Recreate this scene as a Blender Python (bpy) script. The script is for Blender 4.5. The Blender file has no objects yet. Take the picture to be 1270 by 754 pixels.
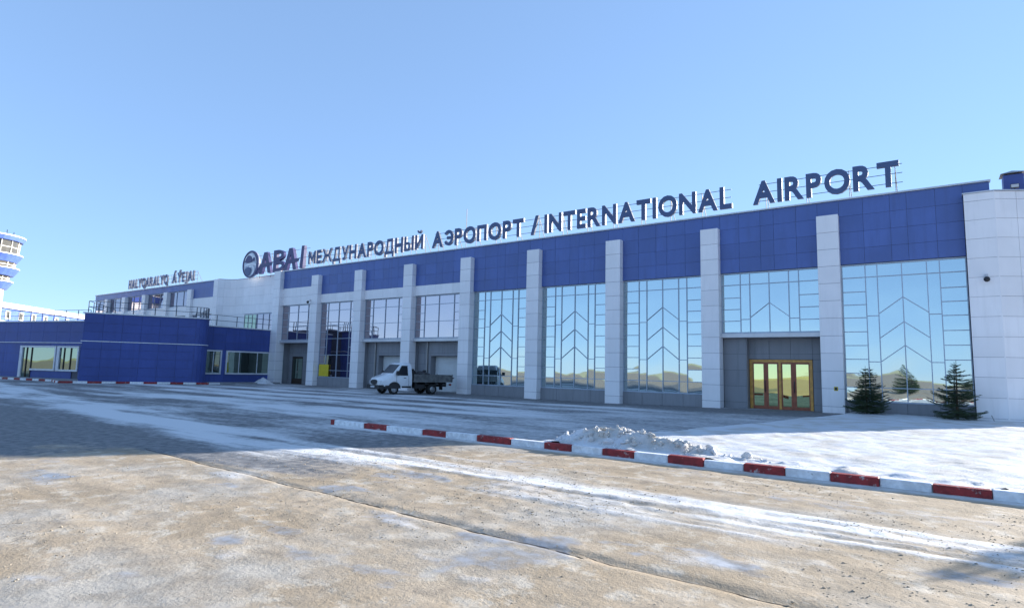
import bpy, bmesh, math, random
import numpy as np
from mathutils import Vector, Matrix, Quaternion
R_ = random.Random(7)
rad = math.radians
scn = bpy.context.scene
col = scn.collection

# ------------------------------------------------------------------ camera
CAM = Vector((0.0, -33.4011, 1.8023))
YAW, PITCH, ROLL, FPX = .6184, .1111, .0238, 733.3148
fw = Vector((-math.sin(YAW)*math.cos(PITCH), math.cos(YAW)*math.cos(PITCH), math.sin(PITCH)))
r0 = Vector((math.cos(YAW), math.sin(YAW), 0)); u0 = r0.cross(fw)
rt = r0*math.cos(ROLL)+u0*math.sin(ROLL); up = -r0*math.sin(ROLL)+u0*math.cos(ROLL)
cd = bpy.data.cameras.new('camera'); cam = bpy.data.objects.new('camera', cd); col.objects.link(cam)
cam.matrix_world = Matrix(((rt.x, up.x, -fw.x, CAM.x), (rt.y, up.y, -fw.y, CAM.y), (rt.z, up.z, -fw.z, CAM.z), (0, 0, 0, 1)))
cd.sensor_fit = 'HORIZONTAL'; cd.sensor_width = 36.0; cd.lens = 36.0*FPX/1270.0
cd.clip_start = .05; cd.clip_end = 9000
scn.camera = cam

# ------------------------------------------------------------------ light
SUN_EL = rad(15.6)
SUN_AZ = math.atan2(.53, .85)            # from +Y (behind the terminal) towards +X
sd = Vector((math.sin(SUN_AZ)*math.cos(SUN_EL), math.cos(SUN_AZ)*math.cos(SUN_EL), math.sin(SUN_EL)))
w = bpy.data.worlds.new('World'); scn.world = w; w.use_nodes = True
nt = w.node_tree; nt.nodes.clear()
sky = nt.nodes.new('ShaderNodeTexSky'); sky.sky_type = 'NISHITA'; sky.sun_disc = False
sky.sun_elevation = SUN_EL; sky.sun_rotation = SUN_AZ
sky.altitude = 3000; sky.air_density = 1.0; sky.dust_density = 0.0; sky.ozone_density = 6.0
bg = nt.nodes.new('ShaderNodeBackground'); bg.inputs['Strength'].default_value = .145
wo = nt.nodes.new('ShaderNodeOutputWorld')
gam = nt.nodes.new('ShaderNodeGamma'); gam.inputs[1].default_value = .45      # the phone's compressed highlights
tnt = nt.nodes.new('ShaderNodeMix'); tnt.data_type = 'RGBA'; tnt.blend_type = 'MULTIPLY'; tnt.inputs[0].default_value = 1; tnt.inputs[7].default_value = (.94, 1.05, 1.22, 1)
nt.links.new(sky.outputs[0], gam.inputs[0]); nt.links.new(gam.outputs[0], tnt.inputs[6]); nt.links.new(tnt.outputs[2], bg.inputs[0]); nt.links.new(bg.outputs[0], wo.inputs[0])
sl = bpy.data.lights.new('sun', 'SUN'); sl.energy = 3.7; sl.angle = rad(.5); sl.color = (1, .95, .87)
so = bpy.data.objects.new('sun', sl); col.objects.link(so)
so.rotation_euler = sd.to_track_quat('Z', 'Y').to_euler(); so.location = (30, 40, 40)
vs = scn.view_settings; vs.view_transform = 'Standard'; vs.look = 'None'; vs.gamma = 1; vs.use_curve_mapping = False
vs.exposure = 1.85

# ------------------------------------------------------------------ materials
def new_mat(name):
    m = bpy.data.materials.new(name); m.use_nodes = True
    return m, m.node_tree, m.node_tree.nodes['Principled BSDF']
def N(nt, typ, **kw):
    n = nt.nodes.new(typ)
    for k, v in kw.items():
        if k in n.inputs: n.inputs[k].default_value = v
        else: setattr(n, k, v)
    return n
def L(nt, a, b): nt.links.new(a, b)
def mixc(nt, fac, a, b):
    m = nt.nodes.new('ShaderNodeMix'); m.data_type = 'RGBA'
    for i, v in ((0, fac), (6, a), (7, b)):
        if hasattr(v, 'links') or hasattr(v, 'is_linked'): nt.links.new(v, m.inputs[i])
        else: m.inputs[i].default_value = v if i == 0 else (*v, 1)
    return m.outputs[2]
def ramp(nt, src, a, b):
    m = nt.nodes.new('ShaderNodeMapRange'); m.interpolation_type = 'SMOOTHSTEP'
    m.inputs[1].default_value = a; m.inputs[2].default_value = b
    nt.links.new(src, m.inputs[0]); return m.outputs[0]
M = {}
def plain(name, c, rough=.5, metal=0, var=.12, scale=1.5, spec=.5, bump=0, bscale=40, island=.0, coat=0, streak=0):
    """paint with gentle wear: two noises vary the colour, a third the roughness"""
    m, t, b = new_mat(name)
    geo = N(t, 'ShaderNodeNewGeometry'); oi = N(t, 'ShaderNodeObjectInfo')
    n1 = N(t, 'ShaderNodeTexNoise', Scale=scale, Detail=5.0); L(t, geo.outputs['Position'], n1.inputs['Vector'])
    f = ramp(t, n1.outputs[0], .3, .7)
    lo = tuple(x*(1-var) for x in c); hi = tuple(min(1, x*(1+var*.6)) for x in c)
    cc = mixc(t, f, lo, hi)
    if island:
        cc2 = mixc(t, oi.outputs['Random'], tuple(x*(1-island) for x in (1, 1, 1)), (1, 1, 1))
        mm = t.nodes.new('ShaderNodeMix'); mm.data_type = 'RGBA'; mm.blend_type = 'MULTIPLY'; mm.inputs[0].default_value = 1
        L(t, cc, mm.inputs[6]); L(t, cc2, mm.inputs[7]); cc = mm.outputs[2]
    if streak:                                    # rain streaks and dust, run down the panels
        mp = N(t, 'ShaderNodeMapping'); mp.inputs['Scale'].default_value = (2.6, 2.6, .22); L(t, geo.outputs['Position'], mp.inputs[0])
        ns = N(t, 'ShaderNodeTexNoise', Scale=1.6, Detail=6.0, Roughness=.65); L(t, mp.outputs[0], ns.inputs['Vector'])
        cc = mixc(t, ramp(t, ns.outputs[0], .45, .78), cc, tuple(x*(1-streak*1.6)+.03*streak for x in c))
    L(t, cc, b.inputs['Base Color'])
    r = N(t, 'ShaderNodeMapRange'); r.inputs[3].default_value = max(.02, rough-.07); r.inputs[4].default_value = min(1, rough+.1)
    L(t, n1.outputs[0], r.inputs[0]); L(t, r.outputs[0], b.inputs['Roughness'])
    b.inputs['Metallic'].default_value = metal; b.inputs['Specular IOR Level'].default_value = spec
    b.inputs['Coat Weight'].default_value = coat
    if bump:
        n2 = N(t, 'ShaderNodeTexNoise', Scale=float(bscale), Detail=4.0); L(t, geo.outputs['Position'], n2.inputs['Vector'])
        bp = N(t, 'ShaderNodeBump', Strength=bump, Distance=.02); L(t, n2.outputs[0], bp.inputs['Height']); L(t, bp.outputs[0], b.inputs['Normal'])
    M[name] = m; return m
plain('white_panel', (.86, .84, .845), .42, var=.05, scale=.6, island=.07, streak=.07)
plain('joint', (.10, .10, .12), .8)
plain('joint_light', (.26, .26, .29), .8)
plain('blue_panel', (.078, .135, .38), .36, var=.10, scale=.5, island=.15, streak=.16)
plain('annex_blue', (.062, .096, .31), .5, var=.12, scale=.5, island=.12, spec=.3, streak=.16)
plain('grey_panel', (.25, .255, .275), .5, var=.08, scale=.8, island=.08, streak=.18)
plain('coping', (.55, .56, .58), .35, metal=.3)
plain('mullion', (.36, .42, .50), .35, metal=.2)
plain('white_frame', (.62, .63, .66), .4)
plain('white_stripe', (.75, .75, .76), .5)
plain('wood_door', (.30, .12, .04), .35, var=.3, scale=6)
plain('wood_gold', (.62, .30, .055), .3, var=.2, scale=6)
plain('wood_red', (.30, .075, .03), .35, var=.2, scale=6)
plain('dark_metal', (.03, .03, .035), .45, metal=.4)
plain('rail_metal', (.07, .08, .10), .5, metal=.4)
plain('letter_blue', (.055, .09, .20), .4, var=.1)
plain('letter_purple', (.045, .042, .14), .4, var=.1)
plain('letter_side', (.10, .12, .17), .5)
plain('sign_steel', (.16, .13, .09), .6, metal=.3)
plain('silver', (.42, .45, .52), .3, metal=.4)
plain('emblem_white', (.75, .78, .82), .4)
plain('yellow', (.62, .48, .02), .5)
plain('garage_white', (.58, .6, .6), .5, var=.08)
plain('door_brown', (.045, .03, .02), .5)
plain('roof_grey', (.22, .22, .23), .9)
plain('kerb_white', (.74, .75, .76), .75, var=.18, scale=9, bump=.35, bscale=60)
plain('kerb_red', (.27, .022, .022), .65, var=.35, scale=9, bump=.3, bscale=60)
plain('pavement', (.27, .27, .28), .8, var=.3, scale=1.2, bump=.4, bscale=25)
plain('tower_white', (.78, .76, .72), .5)
plain('tower_blue', (.10, .17, .52), .45)
plain('tower_glass', (.10, .09, .075), .12, spec=.8)
plain('tower_frame', (.7, .66, .58), .5)
plain('truck_white', (.72, .73, .74), .25, var=.05, coat=.4)
plain('truck_black', (.018, .018, .02), .55)
plain('truck_glass', (.008, .010, .013), .12, spec=.3)
plain('truck_bed', (.15, .15, .145), .6, var=.35, scale=4)
plain('tyre', (.014, .014, .014), .85)
plain('rim', (.35, .36, .37), .4, metal=.6)
plain('lamp_glass', (.55, .56, .58), .1)
plain('tail_red', (.35, .02, .01), .3)
plain('tarp', (.05, .048, .05), .7, var=.5, scale=6, bump=.5, bscale=12)
plain('bark', (.09, .06, .04), .9, var=.4, scale=20, bump=.6, bscale=40)
plain('hill_grass', (.60, .56, .30), .95, var=.45, scale=.012)
plain('cam_white', (.6, .6, .62), .4)
plain('vent_blue', (.045, .075, .26), .5)
plain('zinc', (.33, .32, .31), .45, metal=.6)

def worn(name, under, lo, hi):
    """chipped paint: bare concrete shows where a coarse noise peaks"""
    t = M[name].node_tree; b = t.nodes['Principled BSDF']; src = b.inputs['Base Color'].links[0].from_socket
    geo = N(t, 'ShaderNodeNewGeometry'); n = N(t, 'ShaderNodeTexNoise', Scale=7.0, Detail=8.0, Roughness=.72); L(t, geo.outputs['Position'], n.inputs['Vector'])
    L(t, mixc(t, ramp(t, n.outputs[0], lo, hi), src, under), b.inputs['Base Color'])
worn('kerb_red', (.42, .38, .36), .58, .66); worn('kerb_white', (.36, .34, .32), .60, .70)
def needle_mat():
    m, t, b = new_mat('needles')
    geo = N(t, 'ShaderNodeNewGeometry')
    n = N(t, 'ShaderNodeTexNoise', Scale=5.0, Detail=3.0); L(t, geo.outputs['Position'], n.inputs['Vector'])
    c1 = mixc(t, ramp(t, n.outputs[0], .3, .7), (.028, .052, .030), (.075, .105, .050))
    c2 = mixc(t, geo.outputs['Random Per Island'], (.7, .75, .7), (1.25, 1.2, 1.1))
    mm = t.nodes.new('ShaderNodeMix'); mm.data_type = 'RGBA'; mm.blend_type = 'MULTIPLY'; mm.inputs[0].default_value = 1
    L(t, c1, mm.inputs[6]); L(t, c2, mm.inputs[7]); L(t, mm.outputs[2], b.inputs['Base Color'])
    b.inputs['Roughness'].default_value = .7; b.inputs['Specular IOR Level'].default_value = .3
    M['needles'] = m
needle_mat()

def glass_mat(name, tint, body, refl, wave=.012, rough=.012):
    """coated facade glass: mirror reflection over a dark tinted body, slightly wavy"""
    m, t, b = new_mat(name); t.nodes.remove(b); out = t.nodes['Material Output']
    geo = N(t, 'ShaderNodeNewGeometry')
    n = N(t, 'ShaderNodeTexNoise', Scale=.55, Detail=1.0, Roughness=.4); L(t, geo.outputs['Position'], n.inputs['Vector'])
    bp = N(t, 'ShaderNodeBump', Strength=1.0, Distance=wave); L(t, n.outputs[0], bp.inputs['Height'])
    g = N(t, 'ShaderNodeBsdfGlossy', Roughness=rough); g.inputs['Color'].default_value = (*tint, 1); L(t, bp.outputs[0], g.inputs['Normal'])
    d = N(t, 'ShaderNodeBsdfDiffuse'); d.inputs['Color'].default_value = (*body, 1)
    fr = N(t, 'ShaderNodeFresnel', IOR=1.5)
    mr = N(t, 'ShaderNodeMapRange'); mr.inputs[3].default_value = refl; mr.inputs[4].default_value = 1.0
    L(t, fr.outputs[0], mr.inputs[0])
    mx = N(t, 'ShaderNodeMixShader'); L(t, mr.outputs[0], mx.inputs[0]); L(t, d.outputs[0], mx.inputs[1]); L(t, g.outputs[0], mx.inputs[2])
    L(t, mx.outputs[0], out.inputs['Surface']); M[name] = m
glass_mat('facade_glass', (.78, .92, .95), (.03, .05, .06), .52, wave=.015)
glass_mat('door_glass', (.95, 1.0, .50), (.05, .07, .03), .6)
glass_mat('upper_glass', (.74, .66, .70), (.02, .02, .03), .58)
glass_mat('wing_glass', (.66, .62, .70), (.05, .05, .09), .42)
glass_mat('dark_glass', (.62, .78, .66), (.012, .016, .014), .35)

def snow_mat():
    m, t, b = new_mat('snow')
    geo = N(t, 'ShaderNodeNewGeometry')
    n1 = N(t, 'ShaderNodeTexNoise', Scale=1.1, Detail=6.0); L(t, geo.outputs['Position'], n1.inputs['Vector'])
    n3 = N(t, 'ShaderNodeTexNoise', Scale=9.0, Detail=6.0, Roughness=.7); L(t, geo.outputs['Position'], n3.inputs['Vector'])
    c = mixc(t, ramp(t, n1.outputs[0], .42, .66), (.66, .665, .68), (.55, .52, .475))
    c = mixc(t, ramp(t, n3.outputs[0], .62, .74), c, (.44, .38, .30))
    L(t, c, b.inputs['Base Color']); b.inputs['Roughness'].default_value = .55; b.inputs['Specular IOR Level'].default_value = .35
    n2 = N(t, 'ShaderNodeTexNoise', Scale=26.0, Detail=7.0, Roughness=.65); L(t, geo.outputs['Position'], n2.inputs['Vector'])
    bp = N(t, 'ShaderNodeBump', Strength=.7, Distance=.03); L(t, n2.outputs[0], bp.inputs['Height']); L(t, bp.outputs[0], b.inputs['Normal'])
    M['snow'] = m
snow_mat()

def ground_mat():
    m, t, b = new_mat('ground')
    geo = N(t, 'ShaderNodeNewGeometry'); pos = geo.outputs['Position']
    def at(n): a = N(t, 'ShaderNodeAttribute', attribute_name=n); return a.outputs['Fac']
    def noise(s, d=5.0, r=.55, st=None):
        n = N(t, 'ShaderNodeTexNoise', Scale=s, Detail=d, Roughness=r)
        if st:
            mp = N(t, 'ShaderNodeMapping'); mp.inputs['Scale'].default_value = st; L(t, pos, mp.inputs[0]); L(t, mp.outputs[0], n.inputs['Vector'])
        else: L(t, pos, n.inputs['Vector'])
        return n.outputs[0]
    def add(a, b_, k):
        ma = N(t, 'ShaderNodeMath', operation='MULTIPLY_ADD'); L(t, b_, ma.inputs[0]); ma.inputs[1].default_value = k; L(t, a, ma.inputs[2]); return ma.outputs[0]
    fine = noise(28., 8., .7); mid = noise(5., 6., .6); big = noise(.8, 5.); strk = noise(2.6, 6., .65, (.28, 1.15, 1))
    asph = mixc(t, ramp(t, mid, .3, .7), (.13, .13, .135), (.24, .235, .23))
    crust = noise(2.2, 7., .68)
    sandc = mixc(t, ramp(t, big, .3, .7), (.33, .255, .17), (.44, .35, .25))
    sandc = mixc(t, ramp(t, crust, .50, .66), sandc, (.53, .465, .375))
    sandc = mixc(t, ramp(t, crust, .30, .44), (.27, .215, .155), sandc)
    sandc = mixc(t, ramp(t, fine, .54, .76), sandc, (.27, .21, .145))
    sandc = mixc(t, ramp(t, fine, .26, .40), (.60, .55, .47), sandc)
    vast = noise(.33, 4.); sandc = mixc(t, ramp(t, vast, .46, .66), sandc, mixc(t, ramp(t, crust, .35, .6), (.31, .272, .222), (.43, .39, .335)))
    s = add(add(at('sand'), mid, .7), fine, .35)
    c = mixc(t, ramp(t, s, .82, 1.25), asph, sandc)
    ice = add(add(at('ice'), mid, .5), big, .25)
    icef = ramp(t, ice, .74, 1.08)
    c = mixc(t, icef, c, mixc(t, ramp(t, mid, .35, .65), (.20, .195, .19), (.36, .36, .37)))
    sn = add(add(add(at('snow'), fine, .5), mid, .55), strk, .5)
    snf = ramp(t, sn, .92, 1.62)
    c = mixc(t, snf, c, (.68, .675, .67))
    cf = None
    for nm, wdt in (('crack0', .020), ('crack1', .013), ('crack2', .010)):
        ab = N(t, 'ShaderNodeMath', operation='ABSOLUTE'); L(t, at(nm), ab.inputs[0])
        wv = N(t, 'ShaderNodeMath', operation='MULTIPLY_ADD'); L(t, mid, wv.inputs[0]); wv.inputs[1].default_value = wdt*4; wv.inputs[2].default_value = -wdt*1.25
        df = N(t, 'ShaderNodeMath', operation='SUBTRACT'); L(t, wv.outputs[0], df.inputs[0]); L(t, ab.outputs[0], df.inputs[1])
        f = ramp(t, df.outputs[0], -.006, .010)
        if cf is None: cf = f
        else:
            mx_ = N(t, 'ShaderNodeMath', operation='MAXIMUM'); L(t, cf, mx_.inputs[0]); L(t, f, mx_.inputs[1]); cf = mx_.outputs[0]
    c = mixc(t, cf, c, (.045, .034, .024))
    L(t, c, b.inputs['Base Color'])
    r = N(t, 'ShaderNodeMapRange'); r.inputs[3].default_value = .8; r.inputs[4].default_value = .32; L(t, icef, r.inputs[0])
    L(t, r.outputs[0], b.inputs['Roughness']); b.inputs['Specular IOR Level'].default_value = .3
    h = add(add(mid, fine, .6), cf, -.5)
    bp = N(t, 'ShaderNodeBump', Strength=.75, Distance=.035); L(t, h, bp.inputs['Height'])
    # ice is smooth
    st = N(t, 'ShaderNodeMapRange'); st.inputs[3].default_value = .5; st.inputs[4].default_value = .12; L(t, icef, st.inputs[0]); L(t, st.outputs[0], bp.inputs['Strength'])
    L(t, bp.outputs[0], b.inputs['Normal'])
    M['ground'] = m
ground_mat()

# ------------------------------------------------------------------ helpers
WP = {}                                   # world position of parents
def add(name, me, mat=None, parent=None, loc=(0, 0, 0), rot=None):
    o = bpy.data.objects.new(name, me); col.objects.link(o)
    loc = Vector(loc); WP[o.name] = loc.copy()
    if parent is not None:
        o.parent = parent; o.location = loc-WP[parent.name]
    else: o.location = loc
    if rot: o.rotation_euler = rot
    if mat and me is not None and not me.materials: me.materials.append(M[mat])
    return o
def thing(name, label, cat, loc=(0, 0, 0), group=None):
    o = add(name, None, loc=loc); o.empty_display_size = .3
    o['label'] = label; o['category'] = cat
    if group: o['group'] = group
    return o
def tag(o, label, cat, group=None):
    o['label'] = label; o['category'] = cat
    if group: o['group'] = group
    return o
CACHE = {}
def mesh_from(name, v, f, smooth=False):
    me = bpy.data.meshes.new(name); me.from_pydata([tuple(p) for p in v], [], f); me.update()
    if smooth: me.polygons.foreach_set('use_smooth', [True]*len(me.polygons))
    return me
def box_mesh(l, d, h, ang, mat, bev):
    k = (round(l, 3), round(d, 3), round(h, 3), round(ang, 4), mat, bev)
    if k in CACHE: return CACHE[k]
    bm = bmesh.new(); bmesh.ops.create_cube(bm, size=1)
    bmesh.ops.scale(bm, vec=(l, d, h), verts=bm.verts)
    if bev: bmesh.ops.bevel(bm, geom=list(bm.edges), offset=bev, segments=1, affect='EDGES')
    if ang: bmesh.ops.rotate(bm, cent=(0, 0, 0), matrix=Matrix.Rotation(ang, 3, 'Z'), verts=bm.verts)
    me = bpy.data.meshes.new(mat+'_box'); bm.to_mesh(me); bm.free(); me.materials.append(M[mat])
    CACHE[k] = me; return me
def box(name, x0, x1, y0, y1, z0, z1, mat, parent=None, bev=0):
    return add(name, box_mesh(x1-x0, y1-y0, z1-z0, 0, mat, bev), None, parent, ((x0+x1)/2, (y0+y1)/2, (z0+z1)/2))
class MB:
    """collects boxes, bars, prisms into one mesh"""
    def __init__(s): s.v = []; s.f = []; s.m = []
    def add(s, v, f, mi=0):
        n = len(s.v); s.v += [tuple(p) for p in v]; s.f += [tuple(i+n for i in q) for q in f]; s.m += [mi]*len(f)
    def box(s, x0, x1, y0, y1, z0, z1, mi=0):
        v = [(x, y, z) for x in (x0, x1) for y in (y0, y1) for z in (z0, z1)]
        s.add(v, [(0, 1, 3, 2), (4, 6, 7, 5), (0, 4, 5, 1), (2, 3, 7, 6), (0, 2, 6, 4), (1, 5, 7, 3)], mi)
    def bar(s, a, b, wd, dp, mi=0, upv=(0, 1, 0)):
        a = Vector(a); b = Vector(b); d = (b-a).normalized(); y = Vector(upv)
        if abs(d.dot(y)) > .95: y = Vector((1, 0, 0))
        x = d.cross(y).normalized(); y = x.cross(d).normalized()
        v = [p+x*(i*wd/2)+y*(j*dp/2) for p in (a, b) for i, j in ((-1, -1), (1, -1), (1, 1), (-1, 1))]
        s.add(v, [(0, 1, 2, 3), (7, 6, 5, 4), (0, 4, 5, 1), (1, 5, 6, 2), (2, 6, 7, 3), (3, 7, 4, 0)], mi)
    def prism(s, pts, y0, y1, mi=0):
        """pts = (x,z) outline, extruded in y"""
        n = len(pts); v = [(x, y0, z) for x, z in pts]+[(x, y1, z) for x, z in pts]
        s.add(v, [tuple(range(n)), tuple(range(2*n-1, n-1, -1))]+[(i, i+n, (i+1) % n+n, (i+1) % n) for i in range(n)], mi)
    def slab(s, pts, z0, z1, mi=0):
        n = len(pts); v = [(x, y, z0) for x, y in pts]+[(x, y, z1) for x, y in pts]
        s.add(v, [tuple(range(n-1, -1, -1)), tuple(range(n, 2*n))]+[(i, (i+1) % n, (i+1) % n+n, i+n) for i in range(n)], mi)
    def build(s, name, mats, parent=None, loc=(0, 0, 0), rel=True, smooth=False):
        loc = Vector(loc); v = [Vector(p)-loc for p in s.v] if rel else s.v
        me = mesh_from(name, v, s.f, smooth)
        for mt in ([mats] if isinstance(mats, str) else mats): me.materials.append(M[mt])
        me.polygons.foreach_set('material_index', s.m)
        bm = bmesh.new(); bm.from_mesh(me); bmesh.ops.recalc_face_normals(bm, faces=bm.faces); bm.to_mesh(me); bm.free()
        return add(name, me, None, parent, loc)
# smooth value noise on arrays
_T = np.random.RandomState(3).rand(256, 256)
def vnoise(x, y):
    xi = np.floor(x).astype(int); yi = np.floor(y).astype(int); a = x-xi; b_ = y-yi
    a = a*a*(3-2*a); b_ = b_*b_*(3-2*b_)
    g = lambda i, j: _T[(xi+i) % 256, (yi+j) % 256]
    return (g(0, 0)*(1-a)+g(1, 0)*a)*(1-b_)+(g(0, 1)*(1-a)+g(1, 1)*a)*b_
def fbm(x, y, s, o=4, r=.5):
    t = 0; am = 1; tot = 0
    for k in range(o):
        t = t+am*vnoise(x*s+17.3*k, y*s+5.1*k); tot += am; am *= r; s *= 2.03
    return t/tot
def sst(a, b_, x):
    t = np.clip((x-a)/(b_-a), 0, 1); return t*t*(3-2*t)

# ------------------------------------------------------------------ ground
def steps(*seg):
    out = [seg[0]]
    for end, st in zip(seg[1::2], seg[2::2]):
        n = max(1, int(round((end-out[-1])/st))); a = out[-1]
        out += [a+(end-a)*(i+1)/n for i in range(n)]
    return np.array(out)
gx = steps(-4000., -300, 700, -120, 30, -62, 2., -30, .35, -14, .16, 2.5, .06, 9, .4, 60, 6, 300, 60, 4000, 900)
gy = steps(-4000., -300, 700, -80, 40, -36, 4., -34, .3, -32.6, .1, -21.2, .06, -12, .16, 3, .3, 40, 6, 300, 60, 4000, 900)
def ground_z(X, Y):
    near = np.exp(-((X+4)/40)**2-((Y+22)/24)**2)
    z = -.10*np.exp(-((X+19)/6)**2-((Y-.5)/4)**2)+.07*np.exp(-((X+3)/5)**2-((Y+.5)/4)**2)
    z = z+.022*(fbm(X, Y, .35, 3)-.5)*near
    return z
GX, GY = np.meshgrid(gx, gy)
FX, FY = GX.ravel(), GY.ravel()
road = sst(-21.2, -21.6, FY)                    # 1 on the carriageway side of the kerb
rough_on = np.exp(-((FX+5)/16)**2-((FY+27)/9)**2)
st_noise = fbm(FX*.30, FY*1.05, 1.0, 4, .6)
# long compacted snow bands left between the wheel tracks
def band(yc, hw, x0, x1, soft=2.5):
    d = np.abs(FY-yc-.35*(fbm(FX, FY*0+3.7, .22, 2)-.5))
    return sst(hw, hw*.35, d)*sst(x0, x0+soft, FX)*sst(x1, x1-soft, FX)
tracks = fbm(FX*.16, FY*4.2, 1.0, 3, .6)
snow = band(-25.35, 1.15, -13, 30)*(.35+.95*sst(.30, .66, tracks))*.92*(.75+.5*fbm(FX, FY, 1.1, 3))
snow = np.maximum(snow, band(-21.5-(FX+47)*.115, 1.5, -75, -9)*(.55+.45*sst(.3, .65, tracks)))
for yc, hw, x0, x1, k in ((-17.6, 2.0, -40, -6, .74), (-19.6, 1.0, -30, -12, .5), (-14.2, 1.2, -46, -7, .62), (-11.6, 1.5, -64, -8, .68), (-8.2, 1.0, -52, -6, .6), (-5.6, 1.3, -48, -6, .68), (-3.2, .7, -44, -30, .6), (-24.0, .9, -64, -22, .55)):
    snow = np.maximum(snow, k*band(yc, hw, x0, x1, 8))
snow = np.maximum(snow, .9*sst(-22.0, -21.7, FY)*sst(-20.9, -21.3, FY)*sst(-16, -14, FX))
plaza = sst(-21.4, -20.6, FY)*sst(-3.0, -5.0, FY)*sst(-19, -10, FX)*sst(12, 8, FX)
snow = np.maximum(snow, .72*plaza)
farside = sst(-27.2, -25, FY)*sst(-8, -16, FX)*sst(2, -1, FY)
snow += farside*(.50+.65*(st_noise-.5)*2)
snow += .50*(sst(.46, .66, fbm(FX+40, FY, .45, 5))-.35)*sst(-22, -27, FY)*sst(-14, -8, FX)
snow += .26*(st_noise-.5)*2
snow += .30*(fbm(FX, FY, 1.7, 4)-.5)
snow = snow*.62
wet = np.exp(-((FY+1.2)/1.0)**2)*sst(-30, -26, FX)*sst(-9, -12, FX)
snow -= .5*wet
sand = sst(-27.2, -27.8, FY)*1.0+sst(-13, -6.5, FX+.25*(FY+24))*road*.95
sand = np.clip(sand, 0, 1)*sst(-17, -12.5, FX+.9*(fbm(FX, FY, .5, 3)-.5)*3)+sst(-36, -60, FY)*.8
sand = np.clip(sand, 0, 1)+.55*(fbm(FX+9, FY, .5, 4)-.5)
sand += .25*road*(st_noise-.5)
ice = .50*sst(.56, .74, fbm(FX+71, FY*1.6, .55, 5, .6))*rough_on*1.2
def crackdist(p, q, wob=.07):
    ax, ay = p; bx, by = q; dx, dy = bx-ax, by-ay; ln = math.hypot(dx, dy)
    t = ((FX-ax)*dx+(FY-ay)*dy)/ln; d = ((FX-ax)*dy-(FY-ay)*dx)/ln+wob*(fbm(t, t*0+ax, 1.1, 3)-.5)*2
    over = np.maximum(np.maximum(-t, t-ln), 0)
    return np.where(over > 0, np.sign(d+1e-9)*(np.abs(d)+over), d)
CR = [crackdist((-13.5, -27.50), (-2.9, -28.0)), crackdist((-8.8, -31.9), (-6.75, -27.7)), crackdist((-2.9, -28.0), (3.5, -28.3), .12)]
crack = np.maximum.reduce([np.exp(-(c/.07)**2) for c in CR])
for px_, py_, sx_, sy_, ks, ki in ((-6.0, -29.9, .35, .28, 0, .55), (-5.5, -30.15, .3, .16, .75, 0), (-5.5, -28.25, .85, .33, .15, .5), (-4.95, -28.35, .7, .12, .6, 0), (-4.1, -29.05, .3, .2, .65, 0),
        (-6.0, -31.5, .5, .3, .7, .2), (-5.7, -31.0, .4, .25, .3, .45), (-2.6, -28.1, .4, .2, .5, .2), (-1.6, -27.45, .6, .3, .6, .1), (-3.2, -29.2, .35, .15, .65, 0), (-11.3, -30.0, 1.4, .35, .1, .45),
        (-9.3, -28.0, .6, .25, .55, 0), (-8.0, -30.6, .6, .2, .45, .1), (-7.3, -28.6, .8, .25, .4, 0), (-1.0, -26.9, .7, .2, .5, 0), (-3.6, -23.7, 2.2, .16, .6, 0), (.2, -23.4, 1.6, .14, .55, 0), (-7.5, -24.0, 1.6, .2, .5, 0), (-2.2, -30.2, .4, .2, .2, .5)):
    g_ = np.exp(-((FX-px_+.5*(fbm(FX, FY, 1.3, 3)-.5))/sx_)**2-((FY-py_+.3*(fbm(FX+31, FY, 1.6, 3)-.5))/sy_)**2)
    snow = snow+ks*g_*.75; ice = ice+ki*g_*1.15
GZ = ground_z(FX, FY)
GZ += rough_on*(.010*(fbm(FX, FY, 2.2, 4, .6)-.5)+(.004+.016*sst(.5, .66, fbm(FX+15, FY+3, .55, 3)))*(fbm(FX+3, FY+8, 7.0, 2)-.5))*(1-.7*np.clip(ice, 0, 1))
GZ += .016*sst(.1, .6, snow)*rough_on-.03*np.clip(crack, 0, 1)
ruts = band(-25.35, 1.1, -14, 30)
GZ += ruts*(.010*(fbm(FX*1.0, FY*3.2, 1.6, 3)-.5)*2+.008*sst(.3, .6, tracks)+.014*(fbm(FX, FY, 5.0, 3, .65)-.5)*2)+.012*rough_on*(fbm(FX*.12, FY*3.0, 1.0, 3)-.5)*2*road
nx, ny = len(gx), len(gy)
idx = np.arange(nx*ny).reshape(ny, nx)
quads = np.stack([idx[:-1, :-1], idx[:-1, 1:], idx[1:, 1:], idx[1:, :-1]], -1).reshape(-1, 4)
def grid_mesh(name, X, Y, Z, quads):
    me = bpy.data.meshes.new(name); me.vertices.add(len(X)); me.vertices.foreach_set('co', np.stack([X, Y, Z], -1).astype(np.float32).ravel())
    me.loops.add(len(quads)*4); me.loops.foreach_set('vertex_index', quads.astype(np.int32).ravel())
    me.polygons.add(len(quads)); me.polygons.foreach_set('loop_start', np.arange(0, len(quads)*4, 4, dtype=np.int32))
    me.update(calc_edges=True); me.polygons.foreach_set('use_smooth', np.ones(len(quads), bool)); me.validate()
    return me
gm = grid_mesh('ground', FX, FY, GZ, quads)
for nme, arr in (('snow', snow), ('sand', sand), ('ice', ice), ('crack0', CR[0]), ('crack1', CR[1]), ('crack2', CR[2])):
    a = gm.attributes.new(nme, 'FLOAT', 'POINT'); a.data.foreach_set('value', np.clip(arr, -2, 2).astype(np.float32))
ground = add('ground', gm, 'ground'); ground['kind'] = 'structure'
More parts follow.
